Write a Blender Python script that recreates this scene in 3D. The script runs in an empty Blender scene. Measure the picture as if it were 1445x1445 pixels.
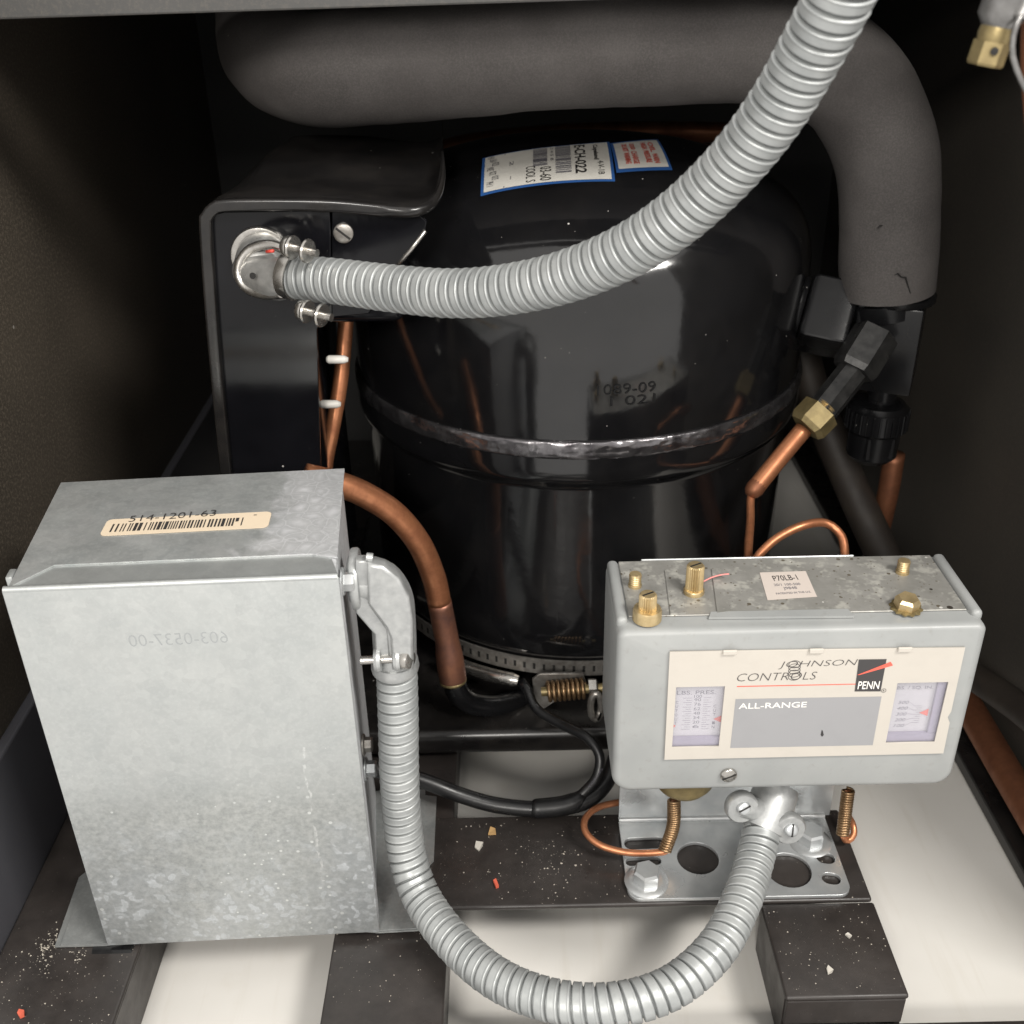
import bpy, bmesh, math, random
from mathutils import Vector, Matrix, noise
random.seed(7)
S = bpy.context.scene
COL = S.collection

# ------------------------------------------------------------------ camera
PITCH, ROLL = math.radians(29.0), math.radians(1.2)
cd = bpy.data.cameras.new('camera'); cam = bpy.data.objects.new('camera', cd); COL.objects.link(cam)
F = Vector((0, math.cos(PITCH), -math.sin(PITCH))); R0 = Vector((1, 0, 0)); U0 = Vector((0, math.sin(PITCH), math.cos(PITCH)))
RR = R0*math.cos(ROLL) - U0*math.sin(ROLL); UU = R0*math.sin(ROLL) + U0*math.cos(ROLL)
mw = Matrix((RR, UU, -F)).transposed().to_4x4(); mw.translation = (0, 0, .5)
cam.matrix_world = mw
cd.sensor_width = 36; cd.sensor_fit = 'HORIZONTAL'; cd.lens = 37.37; cd.clip_start = .01; cd.clip_end = 50
cd.dof.use_dof = True; cd.dof.focus_distance = .56; cd.dof.aperture_fstop = 15
S.camera = cam

# ------------------------------------------------------------------ room light
w = bpy.data.worlds.new('World'); S.world = w; w.use_nodes = True
w.node_tree.nodes['Background'].inputs[0].default_value = (1, .97, .93, 1)
w.node_tree.nodes['Background'].inputs[1].default_value = 1.0
def lamp(name, loc, target, sx, sy, power, col):
    l = bpy.data.lights.new(name, 'AREA'); l.shape = 'RECTANGLE'; l.size = sx; l.size_y = sy; l.energy = power; l.color = col
    o = bpy.data.objects.new(name, l); COL.objects.link(o); o.location = loc
    o.rotation_euler = (Vector(target) - Vector(loc)).to_track_quat('-Z', 'Y').to_euler()
    return o
lamp('ceiling_or_fill_lamp', (.92, -.45, 1.60), (.03, .5, .1), .60, .25, 30, (1, .965, .91))
lamp('ceiling_or_fill_lamp', (-.30, -1.3, 1.15), (0, .55, .25), .35, .30, 24, (1, .96, .9))  # low frontal fill, added to brighten upright faces; not a ceiling fixture
S.view_settings.view_transform = 'Standard'; S.view_settings.look = 'None'
S.view_settings.exposure = 0; S.view_settings.gamma = 1; S.view_settings.use_curve_mapping = False

S.cycles.max_bounces = 6; S.cycles.diffuse_bounces = 2; S.cycles.glossy_bounces = 4; S.cycles.transmission_bounces = 4
S.cycles.caustics_reflective = False; S.cycles.caustics_refractive = False; S.cycles.sample_clamp_indirect = 4

# ------------------------------------------------------------------ materials
def rgb(c): return (c[0], c[1], c[2], 1)
class NT:
    def __init__(s, name):
        s.m = bpy.data.materials.new(name); s.m.use_nodes = True; s.t = s.m.node_tree
        s.b = s.t.nodes['Principled BSDF']; s.tc = s.t.nodes.new('ShaderNodeTexCoord').outputs['Object']
    def n(s, typ, **kw):
        x = s.t.nodes.new('ShaderNode'+typ)
        for k, v in kw.items(): setattr(x, k, v)
        return x
    def L(s, a, b): s.t.links.new(a, b)
    def noise(s, scale, detail=4, rough=.6, vec=None, dist=0):
        x = s.n('TexNoise'); x.inputs['Scale'].default_value = scale; x.inputs['Detail'].default_value = min(detail, 3)
        x.inputs['Roughness'].default_value = rough; x.inputs['Distortion'].default_value = dist
        s.L(vec or s.tc, x.inputs['Vector']); return x.outputs['Fac']
    def ramp(s, fac, stops):
        x = s.n('ValToRGB'); e = x.color_ramp.elements
        while len(e) < len(stops): e.new(.5)
        for i, (p, v) in enumerate(stops):
            e[i].position = p; e[i].color = (v, v, v, 1) if not isinstance(v, tuple) else rgb(v)
        s.L(fac, x.inputs[0]); return x.outputs[0]
    def mix(s, fac, a, b):
        x = s.n('Mix', data_type='RGBA')
        for sock, v in ((x.inputs[0], fac), (x.inputs[6], a), (x.inputs[7], b)):
            if isinstance(v, (int, float)): sock.default_value = v
            elif isinstance(v, tuple): sock.default_value = rgb(v)
            else: s.L(v, sock)
        return x.outputs[2]
    def math(s, op, a, b=0):
        x = s.n('Math', operation=op)
        for sock, v in ((x.inputs[0], a), (x.inputs[1], b)):
            if isinstance(v, (int, float)): sock.default_value = v
            else: s.L(v, sock)
        return x.outputs[0]
    def specks(s, scale, radius, gate, seed=0):
        "round dots scattered over the surface: 1 on a dot"
        mp = s.n('Mapping'); mp.inputs['Location'].default_value = (seed*1.3, seed*.7, seed*2.1); s.L(s.tc, mp.inputs[0])
        v = s.n('TexVoronoi'); v.inputs['Scale'].default_value = scale; s.L(mp.outputs[0], v.inputs['Vector'])
        sep = s.n('SeparateColor'); s.L(v.outputs['Color'], sep.inputs[0])
        d = v.outputs['Distance']
        rad = s.math('MULTIPLY', sep.outputs[1], radius)
        return s.math('MULTIPLY', s.math('LESS_THAN', d, rad), s.math('GREATER_THAN', sep.outputs[0], gate))
    def axis(s, i):
        x = s.n('SeparateXYZ'); s.L(s.tc, x.inputs[0]); return x.outputs[i]
    def band(s, val, a, b):
        x = s.n('MapRange'); x.inputs[1].default_value = a; x.inputs[2].default_value = b; s.L(val, x.inputs[0]); x.interpolation_type = 'SMOOTHSTEP'; return x.outputs[0]
    def set(s, col=None, rough=None, metal=None, bump=None, bstr=.2, bdist=.001, coat=0, spec=None):
        for k, v in (('Base Color', col), ('Roughness', rough), ('Metallic', metal)):
            if v is None: continue
            if isinstance(v, (int, float)): s.b.inputs[k].default_value = v
            elif isinstance(v, tuple): s.b.inputs[k].default_value = rgb(v)
            else: s.L(v, s.b.inputs[k])
        if bump is not None:
            x = s.n('Bump'); x.inputs['Strength'].default_value = bstr; x.inputs['Distance'].default_value = bdist
            s.L(bump, x.inputs['Height']); s.L(x.outputs[0], s.b.inputs['Normal'])
        if coat: s.b.inputs['Coat Weight'].default_value = coat; s.b.inputs['Coat Roughness'].default_value = .08
        if spec is not None: s.b.inputs['Specular IOR Level'].default_value = spec
        return s.m

def simple(name, c1, c2, rough, metal, scale=120, bstr=.08, bscale=None, rvar=.12, spec=None):
    t = NT(name); n = t.noise(scale, 5); f = t.ramp(n, [(.32, 0.0), (.68, 1.0)])
    r = t.ramp(t.noise(scale*.6, 4), [(.25, max(.02, rough-rvar)), (.75, min(1, rough+rvar))])
    return t.set(t.mix(f, c1, c2), r, metal, t.noise(bscale or scale*5, 3), bstr, .0004, spec=spec)

def m_galv():
    t = NT('galvanised_steel')
    big = t.noise(28, 5, .6); fine = t.noise(420, 4, .7)
    v = t.n('TexVoronoi'); v.inputs['Scale'].default_value = 210; t.L(t.tc, v.inputs['Vector'])
    sp = t.n('SeparateColor'); t.L(v.outputs['Color'], sp.inputs[0])
    c = t.mix(t.ramp(big, [(.3, 0.), (.7, 1.)]), (.43, .455, .455), (.55, .565, .555))
    c = t.mix(t.math('MULTIPLY', sp.outputs[0], .30), c, (.29, .305, .31))
    c = t.mix(t.ramp(fine, [(.45, 0.), (.75, .4)]), c, (.66, .67, .66))
    return t, c, fine, v

def galv_body():      # plain galvanised, with white corrosion on the top near its right edge
    t, c, fine, v = m_galv()
    x, z, y = t.axis(0), t.axis(2), t.axis(1)
    wave = t.noise(55, 3, .5, dist=1.2)
    w2 = t.n('TexVoronoi', feature='DISTANCE_TO_EDGE'); w2.inputs['Scale'].default_value = 120
    mp = t.n('VectorMath', operation='ADD'); nn = t.n('TexNoise'); nn.inputs['Scale'].default_value = 60; t.L(t.tc, nn.inputs['Vector'])
    sc = t.n('VectorMath', operation='SCALE'); sc.inputs['Scale'].default_value = .012; t.L(nn.outputs['Color'], sc.inputs[0])
    t.L(t.tc, mp.inputs[0]); t.L(sc.outputs[0], mp.inputs[1]); t.L(mp.outputs[0], w2.inputs['Vector'])
    rim = t.ramp(w2.outputs['Distance'], [(.0, .8), (.05, .45), (.16, .5), (.5, .9)])
    zone = t.math('MULTIPLY', .85, t.band(t.math('ADD', x, t.math('MULTIPLY', wave, .06)), .128, .150))
    k = t.math('MULTIPLY', zone, rim)
    c = t.mix(t.ramp(t.noise(40, 5, .65), [(.5, 0.), (.75, .35)]), c, (.66, .66, .66))
    c = t.mix(k, c, (.80, .80, .83))
    c = t.mix(t.specks(130, .09, .75), c, (.75, .75, .74))
    c = t.mix(t.specks(60, .06, .8, 3), c, (.16, .15, .13))
    r = t.ramp(t.noise(60, 4), [(.3, .33), (.7, .5)])
    return t.set(c, t.mix(k, r, (.75, .75, .75)), .6, fine, .08, .0004)

def galv_front():     # cover: mottled, with blooms of white rust along the foot of the face
    t, c, fine, v = m_galv()
    x, z = t.axis(0), t.axis(2)
    c = t.mix(t.math('MULTIPLY', t.band(z, .07, .17), .42), c, t.mix(t.ramp(t.noise(16, 3), [(.3, 0.), (.7, 1.)]), (.48, .50, .495), (.545, .56, .55)))
    wave = t.noise(38, 4, .6)
    low = t.band(t.math('ADD', z, t.math('MULTIPLY', t.math('SUBTRACT', wave, .5), .09)), .105, .05)
    mid = t.band(t.math('ADD', z, t.math('MULTIPLY', t.math('SUBTRACT', t.noise(17, 3), .5), .08)), .13, .085)
    cell = t.n('TexVoronoi', feature='SMOOTH_F1'); cell.inputs['Scale'].default_value = 175; cell.inputs['Smoothness'].default_value = .2
    nn = t.n('TexNoise'); nn.inputs['Scale'].default_value = 130; t.L(t.tc, nn.inputs['Vector'])
    sc = t.n('VectorMath', operation='SCALE'); sc.inputs['Scale'].default_value = .016; t.L(nn.outputs['Color'], sc.inputs[0])
    ad = t.n('VectorMath', operation='ADD'); t.L(t.tc, ad.inputs[0]); t.L(sc.outputs[0], ad.inputs[1]); t.L(ad.outputs[0], cell.inputs['Vector'])
    sep = t.n('SeparateColor'); t.L(cell.outputs['Color'], sep.inputs[0])
    ring = t.ramp(cell.outputs['Distance'], [(.0, .75), (.25, .5), (.36, .9), (.44, .2), (.62, .05)])
    pick = t.ramp(sep.outputs[1], [(.1, .1), (.7, 1.)])
    c = t.mix(t.math('MULTIPLY', mid, .62), c, t.mix(t.ramp(t.noise(300, 4, .7), [(.35, 0.), (.65, 1.)]), (.27, .285, .28), (.47, .48, .47)))
    belt = t.math('MULTIPLY', low, t.ramp(t.noise(24, 3), [(.38, .25), (.6, 1.)]))
    k = t.math('MULTIPLY', t.math('MULTIPLY', ring, pick), belt)
    c = t.mix(t.math('MULTIPLY', belt, .35), c, (.5, .53, .56))
    c = t.mix(t.math('MULTIPLY', k, .75), c, (.68, .71, .74))
    c = t.mix(t.math('MULTIPLY', t.specks(210, .22, .55, 2), mid), c, (.66, .68, .67))
    # a thin vertical run of droplets right of the middle
    run = t.math('MULTIPLY', t.math('LESS_THAN', t.math('ABSOLUTE', t.math('SUBTRACT', x, t.math('ADD', .121, t.math('MULTIPLY', t.noise(90, 2), .006)))), .0006), t.ramp(t.noise(180, 3), [(.48, 0.), (.6, .45)]))
    run = t.math('MULTIPLY', run, t.math('MULTIPLY', t.math('LESS_THAN', z, .14), t.math('GREATER_THAN', z, .045)))
    c = t.mix(run, c, (.8, .81, .8))
    c = t.mix(t.specks(110, .05, .8, 5), c, (.72, .73, .72))
    r = t.ramp(t.noise(45, 4), [(.3, .36), (.7, .5)])
    return t.set(c, t.mix(k, t.mix(mid, r, (.55, .55, .55)), (.8, .8, .8)), .70, t.noise(30, 3), .10, .0012)

def galv_plain(name='galvanised_sheet', dark=0):
    t, c, fine, v = m_galv()
    c = t.mix(t.specks(150, .10, .7), c, (.7, .7, .69))
    c = t.mix(t.specks(75, .08, .75, 4), c, (.13, .12, .1))
    if dark: c = t.mix(dark, c, (.2, .2, .2))
    return t.set(c, t.ramp(t.noise(70, 4), [(.3, .35), (.7, .52)]), .7, fine, .1, .0004)

def black_paint(name, base=(.0035, .0035, .004), rough=(.05, .13), dots=True, bs=.05, dust=.0, coat=0, spec=None):
    t = NT(name)
    c = t.mix(t.ramp(t.noise(20, 5), [(.3, 0.), (.7, 1.)]), base, tuple(v*1.8 for v in base))
    if dust:
        c = t.mix(t.ramp(t.noise(35, 6, .7), [(.42, 0.), (.75, dust)]), c, (.12, .105, .09))
    if dots:
        c = t.mix(t.specks(85, .055, .72), c, (.5, .48, .45)); c = t.mix(t.specks(210, .06, .8, 2), c, (.4, .38, .35))
    r = t.ramp(t.noise(30, 4), [(.3, rough[0]), (.75, rough[1])])
    return t.set(c, r, 0, t.noise(55, 3), bs, .001, coat=coat, spec=spec)

def foam():
    t = NT('black_foam_rubber')
    c = t.mix(t.ramp(t.noise(22, 5), [(.3, 0.), (.7, 1.)]), (.052, .047, .045), (.078, .071, .068))
    c = t.mix(t.ramp(t.noise(900, 3, .7), [(.4, 0.), (.75, .35)]), c, (.16, .146, .138))
    c = t.mix(t.ramp(t.noise(14, 3, .6), [(.5, 0.), (.72, .45)]), c, (.05, .044, .042))
    c = t.mix(t.specks(60, .05, .8), c, (.3, .28, .26)); c = t.mix(t.specks(45, .05, .75, 6), c, (.01, .01, .01))
    return t.set(c, .8, 0, t.noise(700, 4, .7), .25, .0004)

def copper(name, c1=(.56, .235, .115), c2=(.36, .14, .068), rough=.38, scale=90):
    t = NT(name)
    c = t.mix(t.ramp(t.noise(scale, 5, .65), [(.35, 0.), (.7, 1.)]), c1, c2)
    c = t.mix(t.ramp(t.noise(scale*5, 3), [(.6, 0.), (.8, .4)]), c, (.25, .11, .06))
    c = t.mix(t.specks(160, .07, .8), c, (.08, .04, .03))
    return t.set(c, t.ramp(t.noise(scale, 4), [(.3, rough-.1), (.7, rough+.12)]), .68, t.noise(400, 3), .06, .0003)

def frame_paint():
    t = NT('dusty_black_frame_paint')
    c = t.mix(t.ramp(t.noise(60, 6, .7), [(.35, 0.), (.75, 1.)]), (.024, .0205, .019), (.038, .0325, .030))
    c = t.mix(t.ramp(t.noise(13, 4), [(.5, 0.), (.8, .5)]), c, (.07, .06, .054))
    c = t.mix(t.specks(420, .18, .85, 3), c, (.10, .09, .08))
    return t.set(c, t.ramp(t.noise(40, 4), [(.3, .26), (.7, .5)]), 0, t.noise(500, 4, .7), .15, .0005)

def floor_white():
    t = NT('cream_floor_sheet')
    c = t.mix(t.ramp(t.noise(9, 4), [(.3, 0.), (.7, 1.)]), (.64, .62, .58), (.71, .69, .655))
    mp = t.n('Mapping'); mp.inputs['Scale'].default_value = (14, 1.2, 1); t.L(t.tc, mp.inputs[0])
    c = t.mix(t.ramp(t.noise(9, 5, .6, mp.outputs[0]), [(.55, 0.), (.85, .35)]), c, (.52, .48, .41))
    c = t.mix(t.specks(45, .04, .75), c, (.25, .22, .18))
    c = t.mix(t.ramp(t.noise(32, 5, .7), [(.6, 0.), (.8, .25)]), c, (.55, .50, .42))
    return t.set(c, .45, 0, t.noise(40, 3), .06, .001)

def wall_paint(name, c1, c2, grain, rough=.5):
    t = NT(name)
    c = t.mix(t.ramp(t.noise(7, 4), [(.35, 0.), (.7, 1.)]), c1, c2)
    c = t.mix(t.ramp(t.noise(520, 4, .75), [(.48, 0.), (.7, grain)]), c, (.30, .25, .19))
    c = t.mix(t.specks(40, .05, .85), c, (.3, .28, .25))
    return t.set(c, rough, 0, t.noise(520, 3, .7), .4*grain+.02, .0006)

GALV_BODY, GALV_FRONT, GALV = galv_body(), galv_front(), galv_plain()
CONDUIT = simple('zinc_conduit_steel', (.44, .455, .452), (.33, .345, .345), .44, .42, 75, .12)
CAST = simple('die_cast_zinc', (.50, .51, .505), (.40, .41, .41), .40, .6, 220, .18, 900)
FITTING = simple('dull_zinc_fitting', (.48, .475, .46), (.33, .33, .32), .36, .6, 150, .12)
ZINC = simple('bright_zinc_plate', (.62, .63, .63), (.48, .50, .51), .32, .65, 60, .05)
SHINY = simple('nickel_plated_steel', (.55, .53, .50), (.40, .385, .36), .25, .95, 200, .1)
CORNER = simple('tarnished_silver', (.30, .295, .29), (.20, .195, .19), .35, .8, 200, .1)
DULLST = simple('weathered_steel', (.42, .40, .37), (.27, .25, .23), .42, .8, 260, .2)
BLACK = black_paint('glossy_black_shell_paint', (.0045, .0045, .005), (.07, .15), bs=.10, dust=.03, spec=.75)
BLACKBOX = black_paint('satin_black_cover_paint', (.004, .004, .005), (.10, .2), bs=.04, spec=.3)
HOODMAT = black_paint('dusty_black_hood_paint', (.008, .0075, .0075), (.16, .28), bs=.05, dust=.10)
BEAD = simple('painted_weld_metal', (.30, .29, .30), (.08, .075, .08), .24, .9, 70, .5, 300)
VALVELIT = simple('lit_valve_steel', (.045, .044, .043), (.02, .02, .02), .34, .35, 150, .15)  # valve black lightened in colour so the port facets look lit
VALVE = black_paint('black_valve_enamel', (.005, .005, .0055), (.2, .34), bs=.1, spec=.3)
BASEBLK = black_paint('black_base_rail_paint', (.006, .0055, .0055), (.24, .36), dust=.12)
TAPE = simple('black_rubber_sleeve', (.006, .006, .007), (.012, .012, .012), .34, 0, 120, .12, 500)
FOAM, FRAME, FLOOR = foam(), frame_paint(), floor_white()
COP, COPDARK = copper('orange_copper'), copper('heat_stained_copper', (.36, .16, .095), (.17, .085, .07), .42, 55)
COPOLD = copper('dull_brown_copper', (.30, .125, .065), (.19, .075, .04), .5, 60)
TUBEBROWN = simple('dusty_brown_tube', (.034, .027, .021), (.022, .017, .014), .6, 0, 60)
BRASS = simple('yellow_brass', (.64, .50, .28), (.50, .38, .20), .38, .75, 200, .1)
BRASSOLD = simple('tarnished_brass', (.30, .235, .11), (.20, .155, .075), .45, .6, 160, .15)
SPRING = simple('bronze_spring_wire', (.38, .25, .14), (.27, .17, .09), .36, .85, 200, .1)
GREY = (lambda t: t.set(t.mix(t.specks(38, .035, .6, 4), t.mix(t.ramp(t.noise(210, 3, .7), [(.58, 0.), (.75, .35)]), t.mix(t.ramp(t.noise(25, 4), [(.3, 0.), (.7, 1.)]), (.285, .295, .293), (.34, .348, .343)), (.24, .235, .22)), (.09, .085, .08)), t.ramp(t.noise(60, 3), [(.3, .36), (.7, .48)]), 0, t.noise(650, 3), .08, .0003))(NT('grey_enamel'))
def top_plate_mat():
    t = NT('corroded_zinc_top_plate')
    c = t.mix(t.ramp(t.noise(60, 5, .65), [(.3, 0.), (.7, 1.)]), (.26, .255, .235), (.36, .352, .33))
    c = t.mix(t.ramp(t.noise(85, 6, .75), [(.52, 0.), (.64, .7)]), c, (.56, .55, .50))
    c = t.mix(t.specks(190, .24, .5), c, (.14, .12, .09)); c = t.mix(t.specks(95, .2, .6, 3), c, (.05, .043, .035))
    c = t.mix(t.specks(120, .12, .8, 7), c, (.75, .74, .70)); c = t.mix(t.specks(420, .3, .55, 9), c, (.2, .18, .15))
    return t.set(c, .5, .35, t.noise(300, 4), .2, .0004)
TOPPLATE = top_plate_mat()
def paper(name, c, rough=.5, dirt=.15):
    t = NT(name)
    return t.set(t.mix(t.ramp(t.noise(60, 5), [(.5, 0.), (.8, dirt)]), c, tuple(v*.55 for v in c)), rough)
CREAM = paper('cream_printed_plate', (.52, .485, .435), .42, .12)
STICKER = paper('yellowed_label_paper', (.72, .60, .45), .5, .15)
WHITELBL = paper('soiled_white_label', (.62, .60, .55), .45, .35)
PINKLBL = paper('faded_pink_label', (.60, .53, .48), .5, .2)
CARD = paper('pale_lilac_scale_card', (.54, .52, .56), .5, .15)
CARDEDGE = paper('violet_scale_edge', (.30, .27, .36), .35, .4)
BLUE = paper('blue_label_border', (.025, .09, .28), .4, .2)
GREYINK = paper('grey_panel_ink', (.30, .30, .31), .45, .1)
INK = paper('black_ink', (.035, .033, .033), .5, 0)
DARKINK = paper('charcoal_logo_ink', (.05, .047, .048), .45, 0)
SOFTINK = paper('faded_grey_ink', (.14, .135, .16), .5, 0)
REDINK = paper('red_ink', (.75, .13, .09), .45, .1)
WHITEINK = paper('white_ink', (.82, .80, .76), .45, 0)
STAMP = paper('faint_grey_stamp_ink', (.29, .305, .31), .5, .3)
SHELLSTAMP = paper('worn_shell_stamp', (.010, .010, .011), .36, .3)
PLASTIC = paper('white_nylon', (.62, .60, .56), .4, .3)
REDPL = paper('red_plastic', (.60, .06, .04), .35, .2)
REDTHREAD = paper('pink_thread', (.75, .28, .26), .7, 0)
HOLE = paper('dark_hole', (.012, .011, .01), .7, 0)
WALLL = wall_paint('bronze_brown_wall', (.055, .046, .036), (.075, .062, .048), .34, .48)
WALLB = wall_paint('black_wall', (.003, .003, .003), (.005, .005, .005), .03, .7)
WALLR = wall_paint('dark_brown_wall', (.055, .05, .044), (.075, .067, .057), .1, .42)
PANEL = wall_paint('blue_black_panel', (.07, .07, .08), (.085, .085, .097), .03, .5)
LIP = wall_paint('grey_lip_paint', (.048, .047, .045), (.062, .06, .058), .1, .5)
def glass_mat():
    t = NT('clear_window_film'); t.b.inputs['Alpha'].default_value = .16
    return t.set((.6, .6, .65), .08, 0)
FILM = glass_mat()
FLAKE1, FLAKE2, FLAKE3 = paper('tan_flake', (.45, .28, .12), .6), paper('grey_flake', (.5, .47, .42), .6), paper('red_flake', (.6, .12, .07), .5)
GRAIN = paper('pale_grit', (.45, .41, .35), .8)

# ------------------------------------------------------------------ helpers
def root_loc(p):
    while p is not None and p.parent is not None: p = p.parent
    return Vector(p.location) if (p is not None and p.type == 'EMPTY') else Vector((0, 0, 0))
def obj(name, me, mat, parent=None, smooth=None):
    o = bpy.data.objects.new(name, me); COL.objects.link(o)
    if me.materials: me.materials[0] = mat
    else: me.materials.append(mat)
    if parent is not None:
        me.transform(Matrix.Translation(-root_loc(parent))); o.parent = parent
    if smooth is not None:
        for p in me.polygons: p.use_smooth = True
        if smooth < 180:
            me.set_sharp_from_angle(angle=math.radians(smooth))
    return o
def thing(name, label, cat, loc, group=None):
    o = bpy.data.objects.new(name, None); COL.objects.link(o); o.location = loc; o.empty_display_size = .01
    o['label'] = label; o['category'] = cat
    if group: o['group'] = group
    return o
def tag(o, label, cat, group=None):
    o['label'] = label; o['category'] = cat
    if group: o['group'] = group
    return o
def struct(o): o['kind'] = 'structure'; return o
def me_from(v, f):
    me = bpy.data.meshes.new('m'); me.from_pydata([tuple(x) for x in v], [], f); me.update(); return me
def bm_done(bm):
    bmesh.ops.recalc_face_normals(bm, faces=bm.faces); me = bpy.data.meshes.new('m'); bm.to_mesh(me); bm.free(); return me
def box_me(x0, x1, y0, y1, z0, z1, bev=0, seg=2):
    bm = bmesh.new(); bmesh.ops.create_cube(bm, size=1)
    for v in bm.verts: v.co = ((x0+x1)/2+v.co.x*(x1-x0), (y0+y1)/2+v.co.y*(y1-y0), (z0+z1)/2+v.co.z*(z1-z0))
    if bev: bmesh.ops.bevel(bm, geom=bm.edges[:], offset=bev, segments=seg, affect='EDGES', profile=.5)
    return bm_done(bm)
def hexa_me(bot, top, bev=0, seg=2):
    "box with any eight corners: four below, four above, both going round the same way"
    bm = bmesh.new(); v = [bm.verts.new(p) for p in list(bot)+list(top)]
    for f in ((3, 2, 1, 0), (4, 5, 6, 7), (0, 1, 5, 4), (1, 2, 6, 5), (2, 3, 7, 6), (3, 0, 4, 7)): bm.faces.new([v[i] for i in f])
    if bev: bmesh.ops.bevel(bm, geom=bm.edges[:], offset=bev, segments=seg, affect='EDGES', profile=.5)
    return bm_done(bm)
def smooth_path(pts, step=.003, radii=None):
    P = [Vector(p) for p in pts]; n = len(P); out = []; rad = []
    for i in range(n-1):
        p0 = P[i-1] if i else P[0]*2-P[1]; p1, p2 = P[i], P[i+1]; p3 = P[i+2] if i+2 < n else P[-1]*2-P[-2]
        m = max(2, int((p2-p1).length/step))
        for k in range(m):
            t = k/m
            out.append(.5*((2*p1)+(p2-p0)*t+(2*p0-5*p1+4*p2-p3)*t*t+(3*p1-p0-3*p2+p3)*t**3))
            if radii: rad.append(radii[i]*(1-t)+radii[i+1]*t)
    out.append(P[-1])
    if radii: rad.append(radii[-1]); return out, rad
    return out
def frames(path):
    T = []
    for i in range(len(path)):
        a, b = path[max(0, i-1)], path[min(len(path)-1, i+1)]; T.append((b-a).normalized())
    up = Vector((0, 0, 1)) if abs(T[0].z) < .9 else Vector((0, 1, 0))
    N = (up-T[0]*up.dot(T[0])).normalized(); res = []
    for i in range(len(path)):
        if i:
            q = T[i-1].rotation_difference(T[i]); N = q @ N; N = (N-T[i]*N.dot(T[i])).normalized()
        res.append((N, T[i].cross(N)))
    return res
def tube_me(path, r, seg=20, caps=True, rfun=None):
    "r: number or list; rfun(s, angle) gives an extra radius"
    fr = frames(path); v = []; f = []; s = 0
    for i, p in enumerate(path):
        if i: s += (p-path[i-1]).length
        N, B = fr[i]; rr = r[i] if isinstance(r, (list, tuple)) else r
        for k in range(seg):
            a = 2*math.pi*k/seg; q = rr+(rfun(s, a) if rfun else 0)
            v.append(p+(N*math.cos(a)+B*math.sin(a))*q)
    for i in range(len(path)-1):
        for k in range(seg):
            k2 = (k+1) % seg; f.append((i*seg+k, i*seg+k2, (i+1)*seg+k2, (i+1)*seg+k))
    if caps:
        f.append(tuple(reversed(range(seg)))); f.append(tuple((len(path)-1)*seg+k for k in range(seg)))
    return me_from(v, f)
def lathe_me(prof, seg=48, loc=(0, 0, 0), axis=(0, 0, 1), jitter=None, hexa=None):
    "prof: (radius, height along the axis); closed where the radius is 0"
    q = Vector((0, 0, 1)).rotation_difference(Vector(axis).normalized()); L = Vector(loc); v = []; f = []; rings = []
    for j, (r, h) in enumerate(prof):
        if r < 1e-7: rings.append([len(v)]); v.append(L+q @ Vector((0, 0, h)))
        else:
            ring = []
            for k in range(seg):
                a = 2*math.pi*k/seg; rr = r+(jitter(j, a) if jitter else 0)
                ring.append(len(v)); v.append(L+q @ Vector((rr*math.cos(a), rr*math.sin(a), h)))
            rings.append(ring)
    for a, b in zip(rings, rings[1:]):
        if len(a) == 1 and len(b) == 1: continue
        for k in range(seg):
            k2 = (k+1) % seg
            if len(a) == 1: f.append((a[0], b[k2], b[k]))
            elif len(b) == 1: f.append((a[k], a[k2], b[0]))
            else: f.append((a[k], a[k2], b[k2], b[k]))
    me = me_from(v, f); bm = bmesh.new(); bm.from_mesh(me); bmesh.ops.recalc_face_normals(bm, faces=bm.faces); bm.to_mesh(me); bm.free(); return me
def join_me(*mes):
    bm = bmesh.new()
    for m in mes: bm.from_mesh(m)
    me = bpy.data.meshes.new('m'); bm.to_mesh(me); bm.free(); return me
def hex_me(loc, axis, r, h, spin=0, cham=.12):
    prof = [(0, 0), (r, 0), (r, h*(1-cham*1.4)), (r*(1-cham), h), (0, h)]
    me = lathe_me(prof, 6, (0, 0, 0), (0, 0, 1)); me.transform(Matrix.Rotation(spin, 4, 'Z'))
    q = Vector((0, 0, 1)).rotation_difference(Vector(axis).normalized())
    me.transform(Matrix.Translation(Vector(loc)) @ q.to_matrix().to_4x4()); return me
def flat_me(loops, matrix, depth, bevel=0):
    "flat shape from an outline and holes (2D), thickness 2*depth, set by a matrix"
    c = bpy.data.curves.new('c', 'CURVE'); c.dimensions = '2D'; c.fill_mode = 'BOTH'; c.extrude = depth; c.bevel_depth = bevel; c.bevel_resolution = 1
    for lp in loops:
        s = c.splines.new('POLY'); s.points.add(len(lp)-1); s.use_cyclic_u = True
        for p, q in zip(s.points, lp): p.co = (q[0], q[1], 0, 1)
    o = bpy.data.objects.new('c', c); COL.objects.link(o)
    me = bpy.data.meshes.new_from_object(o.evaluated_get(bpy.context.evaluated_depsgraph_get()))
    bpy.data.objects.remove(o); bpy.data.curves.remove(c)
    me.transform(matrix); return me
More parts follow.
